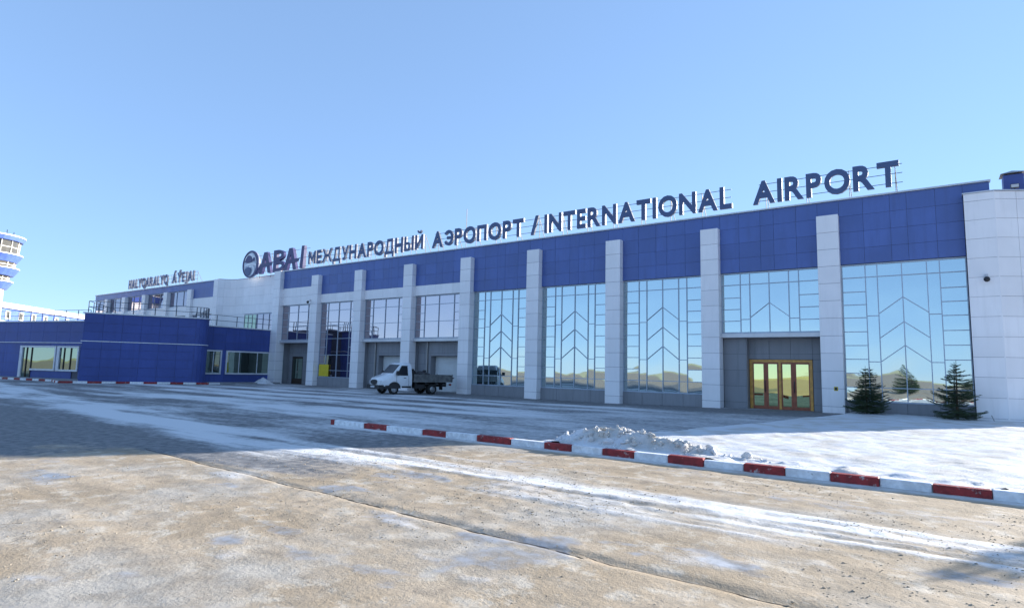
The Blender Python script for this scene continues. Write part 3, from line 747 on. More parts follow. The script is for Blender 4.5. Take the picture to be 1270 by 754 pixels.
# raised pavement with painted kerb round the annex
pv = [tuple(W1+ln_*1.5), tuple(Vector(L_)+Vector((-3.2, -.6))), tuple(Vector(L_)+nv*1.0-dv*1.0), tuple(Vector(K_)+nv*1.0+dv*.4), (-49.8, -6.3), (-50.6, -2.0), (-50.9, .3), (-60, .3), (-60, -8), tuple(W1-ln_*1)]
pm = MB(); pm.slab(pv, -.3, .10); pvo = pm.build('pavement', 'pavement', None, (-57, -6, 0)); pvo['kind'] = 'structure'
def kerb_run(T_, pts, h=.15, wd=.16, ln=.75, first=0, zb=0):
    k = first
    for p, r in zip(pts[:-1], pts[1:]):
        p = Vector(p); r = Vector(r); d = r-p; n = max(1, round(d.length/ln)); ang = math.atan2(d.y, d.x)
        for j in range(n):
            c = p+d*((j+.5)/n)
            add('kerb_stone', box_mesh(d.length/n-.012, wd, h+.2, ang, ('kerb_white', 'kerb_red')[k % 2], .012), None, T_, (c.x, c.y, zb+h/2-.1)); k += 1
KA = thing('kerb', 'red and white painted kerb round the dark blue annex pavement', 'kerb', (pv[2][0], pv[2][1], 0))
kp = [Vector(p) for p in pv[:5]]
kp = [p+((p-Vector((-62, -8))).normalized()*.10) for p in kp]
kerb_run(KA, [tuple(p) for p in kp], .16, ln=.9)

# ------------------------------------------------------------------ front kerb (measured joints)
KF = thing('kerb', 'long red and white striped kerb edging the snowy lawn and plaza', 'kerb', (-6, -21.42, 0))
xs = [-15.05, -13.7, -12.72, -11.34, -10.5, -9.45, -8.42, -7.46, -6.74, -5.97, -5.22, -4.48, -3.76, -3.01, -2.28, -1.55, -.82, -.09, .66]
x = .66
while x < 13: x += .74; xs.append(x)
for j, (x0, x1) in enumerate(zip(xs[:-1], xs[1:])):
    mt = 'kerb_white' if j % 2 == 0 else 'kerb_red'
    sk = R_.gauss(0, .013)
    o = add('kerb_stone', box_mesh(x1-x0-.008, .18, .38, 0, mt, .014), None, KF, ((x0+x1)/2, -21.42+sk, -.035+R_.gauss(0, .009)))
add('kerb_stone', box_mesh(.18, .14, .38, 0, 'kerb_red', .014), None, KF, (-15.15, -21.42, -.035))

# ------------------------------------------------------------------ snow heaps
def heap(name, label, cx, cy, prof, depth, chunks, seed, ymax=None):
    """prof = [(x, height)], ridge along x; lumpy ploughed snow"""
    rs = np.random.RandomState(seed); x0, x1 = prof[0][0], prof[-1][0]
    hx = np.arange(x0, x1, .045); hy = np.arange(-depth, depth, .045)
    X, Y = [a.ravel() for a in np.meshgrid(hx, hy)]
    H = np.interp(X, [p[0] for p in prof], [p[1] for p in prof])
    wdt = .35*depth+.65*depth*H/max(p[1] for p in prof)
    t = np.clip(1-np.abs(Y+.12*(fbm(X, Y, 1.2, 2)-.5))/wdt, 0, 1)
    Z = H*(t**.8)*(.75+.5*fbm(X+seed, Y, 1.6, 3))+.17*(np.abs(fbm(X+3*seed, Y, 3.4, 3, .6)-.5)*2)*np.sqrt(np.clip(H*t*1.6, 0, 1))+.09*(fbm(X, Y+seed, 9, 2)-.4)*np.clip(t*4, 0, 1)*np.clip(H*4, 0, 1)-.03
    i_ = np.arange(len(X)).reshape(len(hy), len(hx)); qd = np.stack([i_[:-1, :-1], i_[:-1, 1:], i_[1:, 1:], i_[1:, :-1]], -1).reshape(-1, 4)
    root = add(name, grid_mesh(name, X-cx, Y, Z, qd), 'snow', None, (cx, cy, 0)); tag(root, label, 'snow heap')
    # loose lumps
    bm = bmesh.new(); bmesh.ops.create_icosphere(bm, subdivisions=2, radius=1)
    bv = np.array([v.co for v in bm.verts]); bf = [tuple(v.index for v in f.verts) for f in bm.faces]; bm.free()
    mb = MB()
    for _ in range(chunks):
        k = rs.randint(len(X))
        if Z[k] < .03 and rs.rand() < .85: continue
        s = (.008+.075*rs.rand()**4)*(1 if Z[k] > .1 else .6)
        vv = bv*s*rs.uniform(.82, 1.16, (len(bv), 1))*rs.uniform(.6, 1.25, 3)*(1+.35*np.sin(bv @ rs.normal(0, 2.2, 3))[:, None])
        mb.add([(X[k]+p[0], cy+Y[k]+p[1], Z[k]+s*.35+p[2]) for p in vv], bf)
    lo = mb.build('snow_lump', 'snow', root, (cx, cy, 0)); lo['kind'] = 'stuff'
    return root
heap('snow_heap', 'lumpy ploughed snow heap behind the striped kerb', -5.2, -20.55,
     [(-8.3, .0), (-7.8, .12), (-7.3, .28), (-6.8, .44), (-6.2, .52), (-5.7, .47), (-5.2, .37), (-4.6, .31), (-4.0, .22), (-3.5, .15), (-3.0, .12), (-2.5, .06), (-2.0, .0)], .85, 1300, 4)
heap('snow_heap', 'small smooth snow heap at the foot of the annex corner pillar', -50.6, -1.6,
     [(-52.3, .0), (-51.6, .22), (-50.9, .5), (-50.3, .42), (-49.7, .18), (-49.0, .0)], .8, 30, 9)
# crusty crumbs of ice and sand on the apron
rs = np.random.RandomState(11); mb = MB()
tet = np.array([(1, 1, 1), (1, -1, -1), (-1, 1, -1), (-1, -1, 1)])*.6
oc = np.array([(1, 0, 0), (-1, 0, 0), (0, 1, 0), (0, -1, 0), (0, 0, 1), (0, 0, -1)]); of = [(0, 2, 4), (2, 1, 4), (1, 3, 4), (3, 0, 4), (2, 0, 5), (1, 2, 5), (3, 1, 5), (0, 3, 5)]
gzi = GZ.reshape(ny, nx)
cxs = rs.uniform(-11.5, 1.5, 60000); cys = rs.uniform(-32.2, -22.2, 60000)
keep = fbm(cxs+15, cys+3, .55, 3)+.25*fbm(cxs, cys, 3.0, 2) > .585+.16*rs.rand(60000)
for x, y in zip(cxs[keep][:8000], cys[keep][:8000]):
    s = min(.02, abs(rs.normal(0, .0042))+.0025)
    i_ = np.searchsorted(gx, x); j_ = np.searchsorted(gy, y); z = gzi[j_, i_]
    vv = oc*s*rs.uniform(.6, 1.4, (6, 1))*np.array([1.3, 1.3, .7])
    mb.add([(x+p[0], y+p[1], z+s*.1+p[2]) for p in vv], of)
plain('crumb', (.42, .345, .25), .9, var=.4, scale=30)
cr = mb.build('ice_crumbs', 'crumb', None, (-5, -27, 0)); cr['kind'] = 'stuff'; tag(cr, 'sandy crumbs of ice and grit scattered on the concrete apron', 'grit')

# ------------------------------------------------------------------ rooftop signs
FONT = {}
def glyph(ch, off):
    k = (ch, off)
    if k in FONT: return FONT[k]
    c = bpy.data.curves.new('g', 'FONT'); c.body = ch; c.size = 1; c.offset = off; c.extrude = .5; c.resolution_u = 4
    o = bpy.data.objects.new('g', c); col.objects.link(o); bpy.context.view_layer.update()
    me = bpy.data.meshes.new_from_object(o); bpy.data.objects.remove(o); bpy.data.curves.remove(c)
    v = np.array([p.co[:] for p in me.vertices]); polys = [tuple(p.vertices) for p in me.polygons]; nz = [abs(p.normal.z) > .5 for p in me.polygons]
    bpy.data.meshes.remove(me); FONT[k] = (v, polys, nz); return FONT[k]
TK = .165                                 # stroke of the hand-drawn Cyrillic capitals, cap height .70
def custom(polys, deps=None):
    V = []; F = []; NZ = []
    for i, p in enumerate(polys):
        d = (deps[i] if deps else .5); n = len(p); o = len(V)
        V += [(x, y, d) for x, y in p]+[(x, y, -d) for x, y in p]
        F += [tuple(o+k for k in range(n)), tuple(o+2*n-1-k for k in range(n))]+[(o+k, o+k+n, o+(k+1) % n+n, o+(k+1) % n) for k in range(n)]
        NZ += [True, True]+[False]*n
    return np.array(V), F, NZ
def earc(cx, cy, rx, ry, a0, a1, n=9): return [(cx+rx*math.cos(rad(a0+(a1-a0)*k/n)), cy+ry*math.sin(rad(a0+(a1-a0)*k/n))) for k in range(n+1)]
def strip(o_, i_): return [[o_[k], o_[k+1], i_[k+1], i_[k]] for k in range(len(o_)-1)]
def rect(x0, x1, y0, y1): return [(x0, y0), (x1, y0), (x1, y1), (x0, y1)]
def custom_glyph(ch):
    t = TK
    if ch == 'П': return custom([rect(0, t, 0, .70), rect(.45, .45+t, 0, .70), rect(t, .45, .70-t*.9, .70)])
    if ch == 'М': return custom([rect(0, t, 0, .70), rect(.76-t, .76, 0, .70), [(t, .70), (t, .46), (.38, .10), (.38, .36)], [(.38, .36), (.38, .10), (.76-t, .46), (.76-t, .70)]])
    if ch == 'Ы':
        b_ = strip(earc(.28, .21, .2, .21, 90, -90), earc(.28, .21, .2-t*.9, .21-t*.62, 90, -90))
        return custom([rect(0, t, 0, .70), rect(t, .28, .42-t*.62, .42), rect(t, .28, 0, t*.62)]+b_+[rect(.58, .58+t, 0, .70)])
    if ch == 'Э':
        b_ = strip(earc(.27, .35, .34, .36, 148, -148, 16), earc(.27, .35, .34-t, .36-t*.85, 148, -148, 16))
        return custom(b_+[rect(.15, .50, .29, .41)], [.5]*len(b_)+[.46])
    if ch in 'ИЙ':
        p = [rect(0, t, 0, .70), rect(.46, .46+t, 0, .70), [(t, .06), (.46, .47), (.46, .66), (t, .25)]]
        if ch == 'Й': p += strip(earc(.31, .93, .17, .17, 190, 350, 8), earc(.31, .93, .085, .085, 190, 350, 8))
        return custom(p)
LAT = dict(zip('МЕНАРОТ', 'MEHAPOT'))
def word(parent, text, x0, x1, z0, cap, y, depth=.16, mat='letter_blue', off=.036, cyr=False):
    """each letter its own part; the word fills x0..x1 exactly"""
    gl = []
    for ch in text:
        
        cg = custom_glyph(ch) if cyr else None; off_ = .016 if ch == 'М' else off
        if cg: (v, f, nz), chh = cg, .70
        elif cyr and ch not in LAT: (v, f, nz), chh = glyph(ch, .026), .73
        else: (v, f, nz), chh = glyph(LAT.get(ch, ch) if cyr else ch, off_), .70
        gl.append((ch, v[:, 0].min(), v[:, 0].max(), chh, v, f, nz))
    tot = sum(g[2]-g[1] for g in gl); capw = [(g[2]-g[1])*cap/g[3] for g in gl]
    gap = .105*cap; k = (x1-x0-gap*(len(gl)-1))/sum(capw); x = x0
    for (ch, a, b_, chh, v, f, nz), wd in zip(gl, capw):
        key = ('letter', ch, mat, round(k, 4), cap)
        if key not in CACHE:
            P = np.stack([(v[:, 0]-a)*cap/chh*k, -v[:, 2]*depth, np.where(v[:, 1] < .72*1.0, v[:, 1], v[:, 1])*cap/chh], -1)
            me = mesh_from('letter', P, f); me.materials.append(M[mat]); me.materials.append(M['letter_side'])
            me.polygons.foreach_set('material_index', [0 if s else 1 for s in nz]); CACHE[key] = me
        add('letter', CACHE[key], None, parent, (x, y, z0)); x += wd*k+gap
def sign_frame(parent, x0, x1, z0, cap, y, posts, roof_z=10.93):
    for zz in (z0+cap*.12, z0+cap*.52, z0+cap*.9):
        m = MB(); m.bar((x0, y+.13, zz), (x1, y+.13, zz), .026, .026, 0, (0, 0, 1)); m.build('rail', 'rail_metal', parent, ((x0+x1)/2, y+.13, zz))
    for x in posts:
        m = MB(); m.bar((x, y+.19, 10.6), (x, y+.19, z0+cap*.95), .03, .03); m.bar((x, y+.23, z0+cap*.8), (x+.05, y+1.1, 10.6), .028, .028)
        m.build('post', 'sign_steel', parent, (x, y+.2, 10.9))
S1 = thing('rooftop_sign', 'long dark blue Cyrillic and English airport lettering on steel rails along the roof edge', 'sign', (-24.5, .6, 10.93))
for t, a, b_, cy in (('МЕЖДУНАРОДНЫЙ', -48.05, -33.05, True), ('АЭРОПОРТ', -32.1, -23.28, True), ('INTERNATIONAL', -21.55, -8.92, False), ('AIRPORT', -7.79, -.92, False)):
    word(S1, t, a, b_, 11.33, 1.2, .6, cyr=cy)
word(S1, '/', -22.68, -22.02, 11.33, 1.22, .6)
sign_frame(S1, -48.2, -33.0, 11.33, 1.2, .6, [-47.6+1.62*k for k in range(10)]); sign_frame(S1, -32.0, -9.0, 11.33, 1.2, .6, [-31.6+1.9*k for k in range(12)])
sign_frame(S1, -7.5, -.8, 11.33, 1.2, .6, [-7.15, -5.1, -3.1, -1.1])
S2 = thing('rooftop_sign', 'dark blue Latin lettering on the roof edge of the far wing', 'sign', (-78, .6, 10.91))
word(S2, 'HALYQARALYQ', -86.7, -75.85, 11.3, 1.12, .6); word(S2, 'ÁÝEJAI', -74.8, -69.55, 11.3, 1.12, .6)
sign_frame(S2, -86.8, -69.0, 11.3, 1.12, .6, [-86+2.1*k for k in range(9)])
# logo sign: round emblem and big bold letters
S3 = thing('rooftop_sign', 'round silver emblem and bold purple blue logo lettering on the roof edge', 'sign', (-53.8, .6, 10.93))
def logo_letter(name, outlines, y=.5, dp=.28, mat='letter_purple'):
    m = MB()
    for o_ in outlines: m.prism(o_, y, y+dp)
    xsn = [p[0] for o_ in outlines for p in o_]
    m.build(name, mat, S3, (min(xsn), y, 10.95))
def big_A(x, wdt, tail):
    z0, z1 = 11.0, 13.18; t = .55
    ap0, ap1 = x+wdt*.36, x+wdt*.64
    # left leg + flat apex, right leg, bar with its tail: butted pieces
    logo_letter('letter', [[(x, z0), (x+t, z0), (x+wdt*.5+.02, z1-.62), (x+wdt*.5, z1), (ap0, z1)],
                           [(x+wdt*.5+.001, z1), (x+wdt*.5+.021, z1-.62), (x+wdt-t, z0), (x+wdt, z0), (ap1, z1)]])
    logo_letter('letter_bar', [[(x+wdt*.30, z0+.62), (x+wdt*.70, z0+.62), (x+wdt+tail*.55, z0+.72), (x+wdt+tail, z0+1.08), (x+wdt*.82, z0+1.0), (x+wdt*.35, z0+.98)]], .47, .02)
big_A(-56.25, 2.15, .35)
def arcp(cx, cz, rx, rz, a0, a1, n=10): return [(cx+rx*math.cos(rad(a0+(a1-a0)*k/n)), cz+rz*math.sin(rad(a0+(a1-a0)*k/n))) for k in range(n+1)]
bx = -53.75
logo_letter('letter', [[(bx, 10.98), (bx+.55, 10.98), (bx+.55, 13.2), (bx, 13.2)]])
for cz, rz, wx in ((12.65, .55, 1.25), (11.55, .57, 1.42)):
    o_ = arcp(bx+.7, cz, wx-.2, rz, 90, -90); i_ = arcp(bx+.7, cz, wx-.65, rz-.36, -90, 90)
    for (p, r, s, t_) in zip(o_[:-1], o_[1:], i_[::-1][:-1], i_[::-1][1:]): pass
    pts_o = o_; pts_i = i_[::-1]
    logo_letter('letter_bowl', [[pts_o[k], pts_o[k+1], pts_i[k+1], pts_i[k]] for k in range(len(pts_o)-1)]+[[(bx+.552, cz+rz-.36), (bx+.7, cz+rz-.36), (bx+.7, cz+rz), (bx+.552, cz+rz)], [(bx+.552, cz-rz), (bx+.7, cz-rz), (bx+.7, cz-rz+.36), (bx+.552, cz-rz+.36)]])
big_A(-51.95, 2.1, .55)
logo_letter('letter', [[(-49.35, 11.05), (-48.85, 11.05), (-48.72, 13.22), (-49.15, 13.22)]])
def disc(name, rx, rz, cx, cz, y0, y1, mat, n=40, inner=None):
    m = MB(); o_ = arcp(cx, cz, rx, rz, 0, 360, n)[:-1]
    if inner:
        i_ = arcp(inner[0], inner[1], inner[2], inner[3], 0, 360, n)[:-1]
        for k in range(n): m.prism([o_[k], o_[(k+1) % n], i_[(k+1) % n], i_[k]], y0, y1)
    else: m.prism(o_, y0, y1)
    return m.build(name, mat, S3, (cx, y0, cz))
ecx, ecz = -57.8, 12.15
disc('emblem_face', 1.46, 1.40, ecx, ecz, .52, .70, 'silver')
disc('emblem_rim', 1.50, 1.44, ecx, ecz, .46, .515, 'letter_purple', inner=(ecx-.14, ecz-.02, 1.24, 1.28))
def blob(name, pts, y0, y1, mat): m = MB(); m.prism(pts, y0, y1); return m.build(name, mat, S3, (pts[0][0], y0, pts[0][1]))
blob('emblem_swoosh', arcp(ecx-.15, ecz+.35, 1.05, .75, 20, 160, 12)+arcp(ecx-.15, ecz+.15, 1.1, .42, 160, 20, 12), .49, .512, 'emblem_white')
blob('emblem_eye', arcp(ecx-.42, ecz+.34, .72, .18, 180, 360, 14)+arcp(ecx-.42, ecz+.34, .72, .62, 0, 120, 14)[1:-1], .476, .486, 'letter_purple')
blob('emblem_dot', arcp(ecx+.55, ecz+.48, .2, .22, 0, 360, 14)[:-1], .476, .486, 'letter_purple')
blob('emblem_swoosh', arcp(ecx-.05, ecz-.12, 1.05, .26, 10, 170, 12)+arcp(ecx-.05, ecz-.28, 1.05, .16, 170, 10, 12), .49, .512, 'emblem_white')
blob('emblem_swoosh', arcp(ecx+.15, ecz-.62, .55, .55, -70, 200, 16)+arcp(ecx+.12, ecz-.66, .34, .36, 200, -70, 16), .49, .512, 'emblem_white')
blob('emblem_leaf', arcp(ecx-.45, ecz-.62, .62, .34, 180, 0, 12)+arcp(ecx-.45, ecz-.62, .62, .62, 360, 235, 12)[1:-1], .478, .487, 'letter_blue')
blob('emblem_tail', [(ecx+.95, 10.98), (ecx+1.3, 10.98), (ecx+1.95, 12.0), (ecx+1.7, 12.0)], .5, .6, 'letter_purple')
sign_frame(S3, -58.6, -48.2, 11.0, 2.2, .68, [-58.4, -56.6, -54.6, -52.6, -50.6, -48.9])

# ------------------------------------------------------------------ control tower and far block
TW = thing('control_tower', 'white airport control tower with stacked blue balcony rings and glazed cab', 'tower', (-106.6, -9.8, 0))
tx, ty = -106.6, -9.8
def ring(name, r0_, r1_, z0, z1, mat, parent, n=32):
    m = MB(); v = [(tx+r*math.cos(2*math.pi*k/n), ty+r*math.sin(2*math.pi*k/n), z) for r, z in ((r0_, z0), (r1_, z1)) for k in range(n)]
    m.add(v, [(k, (k+1) % n, (k+1) % n+n, k+n) for k in range(n)]+[tuple(range(n-1, -1, -1)), tuple(range(n, 2*n))])
    return m.build(name, mat, parent, (tx, ty, z0))
ring('shaft', 2.3, 2.3, -.3, 11.4, 'tower_white', TW)
def deck(z, rr, hgt, gr):
    d = ring('balcony', rr-.55, rr, z, z+.95, 'tower_blue', TW); ring('balcony_edge', rr+.05, rr+.05, z+.952, z+1.08, 'tower_white', d)
    g = ring('glazing', gr, gr*1.04, z+1.09, z+hgt, 'tower_glass', TW)
    n = 16
    for k in range(n):
        a_ = 2*math.pi*(k+.5)/n; m = MB()
        m.bar((tx+(gr+.03)*math.cos(a_), ty+(gr+.03)*math.sin(a_), z+1.09), (tx+(gr*1.04+.03)*math.cos(a_), ty+(gr*1.04+.03)*math.sin(a_), z+hgt), .16, .1); m.build('window_post', 'tower_frame', g, (tx, ty, z+1))
    m = MB(); zz = z+1.09+(hgt-1.09)*.5
    for k in range(n):
        a_, c_ = 2*math.pi*(k+.5)/n, 2*math.pi*(k+1.5)/n; rr2 = gr*1.03
        m.bar((tx+rr2*math.cos(a_), ty+rr2*math.sin(a_), zz), (tx+rr2*math.cos(c_), ty+rr2*math.sin(c_), zz), .09, .08)
    m.build('transom', 'tower_frame', g, (tx, ty, zz))
deck(11.35, 3.2, 1.85, 2.6); deck(13.2, 3.75, 1.9, 3.1); deck(15.1, 3.95, 2.9, 3.4)
cabr = ring('cab_roof', 3.85, 4.05, 18.01, 18.55, 'tower_blue', TW); ring('roof_edge', 4.12, 4.12, 18.555, 18.72, 'tower_white', cabr)
for dx_, dy_, hh in ((1.4, -1, 1.5), (-1.5, 1.2, 2.2), (.6, 2.6, .9), (3.2, 1.2, .7)):
    m = MB(); m.bar((tx+dx_, ty+dy_, 18.68), (tx+dx_, ty+dy_, 18.68+hh), .07, .07); m.build('antenna', 'dark_metal', TW, (tx+dx_, ty+dy_, 18.68))
FB = thing('office_building', 'sunlit white and blue low building beside the control tower', 'building', (-116, 1, 0))
f0, f1 = Vector((-106.5, -9.6)), Vector((-126, 10.5)); fd = (f1-f0).normalized(); fn = Vector((fd.y, -fd.x))
if fn.x < 0: fn = -fn
poly_wall('wall', [tuple(f0), tuple(f1), tuple(f1-fn*12), tuple(f0-fn*12)], -.3, 9.0, 'tower_white', FB)
def fbar(name, z0, z1, d0, d1, a_, b_, mat, parent=FB):
    p, r = f0+(f1-f0)*a_, f0+(f1-f0)*b_; m = MB(); m.slab([tuple(p+fn*d0), tuple(r+fn*d0), tuple(r+fn*d1), tuple(p+fn*d1)], z0, z1); c = (p+r)/2
    return m.build(name, mat, parent, (c.x, c.y, z0))
fbar('blue_band', 7.2, 8.95, .003, .08, 0, 1, 'tower_blue'); fbar('roof', 9.0, 9.75, -12, .5, -.02, 1.01, 'tower_white'); 
for k in range(9):
    a_ = .06+k*.105; wn = fbar('window', 7.45, 8.65, .082, .16, a_, a_+.038, 'tower_frame'); fbar('pane', 7.6, 8.5, .162, .18, a_+.008, a_+.030, 'tower_glass', wn)

# ------------------------------------------------------------------ truck
TR = thing('flatbed_truck', 'white flatbed truck with dark grey drop sides parked by the pillar', 'truck', (0, 0, 0))
def tadd(name, mb, mats, parent=None, smooth=False):
    return mb.build(name, mats, parent or TR, (0, 0, 0), smooth=smooth)
# local axes: +x forward (front bumper at 0), +y = vehicle left, z up
def loft(sections, mat, name, parent=None, smooth=True):
    m = MB(); n = len(sections[0])
    for k in range(len(sections)-1):
        m.add(sections[k]+sections[k+1], [(i, (i+1) % n, (i+1) % n+n, i+n) for i in range(n)])
    m.add(sections[0], [tuple(range(n-1, -1, -1))]); m.add(sections[-1], [tuple(range(n))])
    o = tadd(name, m, mat, parent)
    bm = bmesh.new(); bm.from_mesh(o.data); bmesh.ops.remove_doubles(bm, verts=bm.verts, dist=.001); bmesh.ops.recalc_face_normals(bm, faces=bm.faces); bm.to_mesh(o.data); bm.free()
    if smooth:
        o.data.polygons.foreach_set('use_smooth', [True]*len(o.data.polygons)); o.data.set_sharp_from_angle(angle=rad(38))
    return o
def sec(x, zt, wt, zb=.48, wb=.98, belt=1.22):
    belt = min(belt, zt-.12)
    r = [(wb*.96, zb), (wb, zb+.1), (wb, belt), (wt+.02, zt-.10), (wt-.10, zt), ]
    return [(x, y, z) for y, z in r]+[(x, -y, z) for y, z in r[::-1]]
cab = loft([sec(-.02, .98, .62, .52, .74, .8), sec(-.10, 1.06, .74, .48, .88, .85), sec(-.35, 1.16, .82, .48, .96, .95), sec(-.80, 1.30, .90, .48, .98, 1.1), sec(-.92, 1.38, .90, .48, .98, 1.16),
            sec(-1.48, 2.02, .80), sec(-1.62, 2.11, .78), sec(-2.18, 2.12, .78), sec(-2.30, 2.04, .78)], 'truck_white', 'cab')
def quad(name, pts, mat, th=.012, parent=cab):
    a, b_, c = [Vector(p) for p in pts[:3]]; n = (b_-a).cross(c-a).normalized()
    m = MB(); k = len(pts); v = [Vector(p)+n*th for p in pts]+[Vector(p)-n*th for p in pts]
    m.add(v, [tuple(range(k)), tuple(range(2*k-1, k-1, -1))]+[(i, i+k, (i+1) % k+k, (i+1) % k) for i in range(k)])
    return tadd(name, m, mat, parent)
quad('windscreen', [(-.95, .80, 1.395), (-.95, -.80, 1.395), (-1.46, -.73, 1.975), (-1.46, .73, 1.975)], 'truck_glass', .02)
for s in (1, -1):
    quad('side_window', [(-1.14, s*.985, 1.26), (-1.98, s*.985, 1.26), (-1.98, s*.84, 1.92), (-1.56, s*.84, 1.92)], 'truck_glass', .014)
    quad('headlight', [(.02, s*.54, .70), (-.06, s*.86, .70), (-.12, s*.88, .90), (.0, s*.56, .92)], 'lamp_glass', .03)
    m = MB(); m.box(-1.22, -1.08, s*1.02 if s > 0 else -1.22, 1.22 if s > 0 else -1.02, 1.28, 1.56); tadd('mirror', m, 'truck_black', cab)
    m = MB(); m.box(-1.155, -1.14, s*.97 if s > 0 else -.988, .988 if s > 0 else -.97, .58, 1.24); m.box(-2.06, -2.045, s*.97 if s > 0 else -.988, .988 if s > 0 else -.97, .58, 1.9*0+1.24); tadd('door_seam', m, 'truck_black', cab)
    m = MB(); m.box(-1.86, -1.68, s*.985 if s > 0 else -1.0, 1.0 if s > 0 else -.985, 1.08, 1.12); tadd('door_handle', m, 'truck_black', cab)
    m = MB(); arc_o = arcp(-1.0, .40, .46, .44, 0, 180, 12); arc_i = arcp(-1.0, .40, .40, .38, 0, 180, 12)
    for k in range(12): m.prism([arc_o[k], arc_o[k+1], arc_i[k+1], arc_i[k]], s*.985, s*1.01)
    m.prism(arc_i, s*.982, s*.995); tadd('wheel_arch', m, 'truck_black', cab)
    m = MB(); m.box(-2.25, -1.55, s*.975 if s > 0 else -.99, .99 if s > 0 else -.975, .44, .56); tadd('sill', m, 'truck_black', cab)
m = MB(); m.box(-.35, .10, -.93, .93, .36, .62); m.box(-.62, -.352, -.98, -.6, .36, .6); m.box(-.62, -.352, .6, .98, .36, .6)
bmp = tadd('bumper', m, 'truck_black')
m = MB(); m.prism([(-.3, 0), (.3, 0), (.3, .01), (-.3, .01)], 0, .01)
m = MB(); gp = arcp(0, .80, .56, .17, 0, 360, 20)[:-1]; v = [(.012, y, z) for y, z in gp]+[(-.08, y, z) for y, z in gp]; n = len(gp)
m.add(v, [tuple(range(n)), tuple(range(2*n-1, n-1, -1))]+[(i, i+n, (i+1) % n+n, (i+1) % n) for i in range(n)]); tadd('grille', m, 'truck_black', cab)
m = MB(); m.box(.101, .112, -.28, .28, .44, .56); tadd('number_plate', m, 'lamp_glass', bmp)
for s in (1, -1):
    m = MB(); m.bar((-.99, s*.70, 1.36), (-1.05, s*.15, 1.40), .02, .02, 0, (0, 0, 1)); tadd('wiper', m, 'truck_black', cab)
m = MB(); m.box(-5.35, -1.2, -.45, -.35, .50, .66); m.box(-5.35, -1.2, .35, .45, .50, .66)
for x in (-2.6, -3.4, -4.2, -5.0): m.box(x-.05, x+.05, -.95, .95, .68, .82)
m.box(-3.35, -2.6, .45, .85, .40, .66); m.box(-3.2, -2.7, -.85, -.45, .42, .66); tadd('chassis', m, 'truck_black')
m = MB(); m.box(-5.5, -2.42, -1.03, 1.03, .83, .92); bed = tadd('bed', m, 'truck_bed')
for y0, y1 in ((1.0, 1.03), (-1.03, -1.0)):
    m = MB(); m.box(-5.5, -2.42, y0, y1, .922, 1.34)
    for z in (1.02, 1.15, 1.28): m.box(-5.48, -2.44, y0-(.018 if y0 < 0 else -.028), y1+(.018 if y0 > 0 else -.028), z-.02, z+.02)
    for x in (-5.45, -3.96, -2.48): m.box(x-.03, x+.03, y0-(.03 if y0 < 0 else -.02), y1+(.03 if y0 > 0 else -.02), .86, 1.38)
    tadd('drop_side', m, 'truck_bed', bed)
m = MB(); m.box(-5.53, -5.502, -1.0, 1.0, .922, 1.34); tadd('tailgate', m, 'truck_bed', bed)
m = MB(); m.box(-2.418, -2.38, -1.0, 1.0, .922, 1.72); m.box(-2.45, -2.42, -.9, .9, 1.5, 1.56); tadd('headboard', m, 'truck_black', bed)
for s in (1, -1):
    m = MB(); m.box(-5.50, -5.46, s*.75-.14, s*.75+.14, .60, .72); tadd('tail_light', m, 'tail_red')
    m = MB(); m.box(-4.75, -4.72, s*.72-.22, s*.72+.22, .3, .7); tadd('mudflap', m, 'truck_black')
def wheel(x, y, wd, parent):
    n = 20; m = MB()
    prof = [(.20, -wd/2), (.31, -wd/2), (.345, -wd/2+.03), (.345, wd/2-.03), (.31, wd/2), (.20, wd/2)]
    v = [(x+r*math.cos(2*math.pi*k/n), y+d, .345+r*math.sin(2*math.pi*k/n)) for r, d in prof for k in range(n)]
    m.add(v, [(j*n+k, j*n+(k+1) % n, (j+1)*n+(k+1) % n, (j+1)*n+k) for j in range(len(prof)-1) for k in range(n)])
    t = tadd('wheel', m, 'tyre')
    sgn = 1 if y > 0 else -1; m = MB()
    prof = [(.21, sgn*(wd/2-.015)), (.19, sgn*(wd/2-.05)), (.10, sgn*(wd/2-.02)), (.07, sgn*(wd/2+.02)), (.001, sgn*(wd/2+.02))]
    v = [(x+r*math.cos(2*math.pi*k/n), y+d, .345+r*math.sin(2*math.pi*k/n)) for r, d in prof for k in range(n)]
    m.add(v, [(j*n+k, j*n+(k+1) % n, (j+1)*n+(k+1) % n, (j+1)*n+k) for j in range(len(prof)-1) for k in range(n)]); tadd('rim', m, 'rim', t)
for s in (1, -1):
    wheel(-1.0, s*.86, .2, TR); wheel(-3.9, s*.90, .2, TR); wheel(-3.9, s*.66, .2, TR)
# place it
hd = math.atan2(-.955, -.29)
TR.rotation_euler = (0, 0, hd)
hv = Vector((math.cos(hd), math.sin(hd))); lv = Vector((-hv.y, hv.x))
fwy = -5.5; dd = fw+rt*((488.5-635)/FPX)+up*((377-485)/FPX); kk = (fwy-CAM.y)/dd.y          # front wheel on its sight line, 6.3 m out from the pillars
tc = Vector((CAM.x+dd.x*kk, fwy))+hv*1.0-lv*.95
TR.location = (tc.x, tc.y, 0)
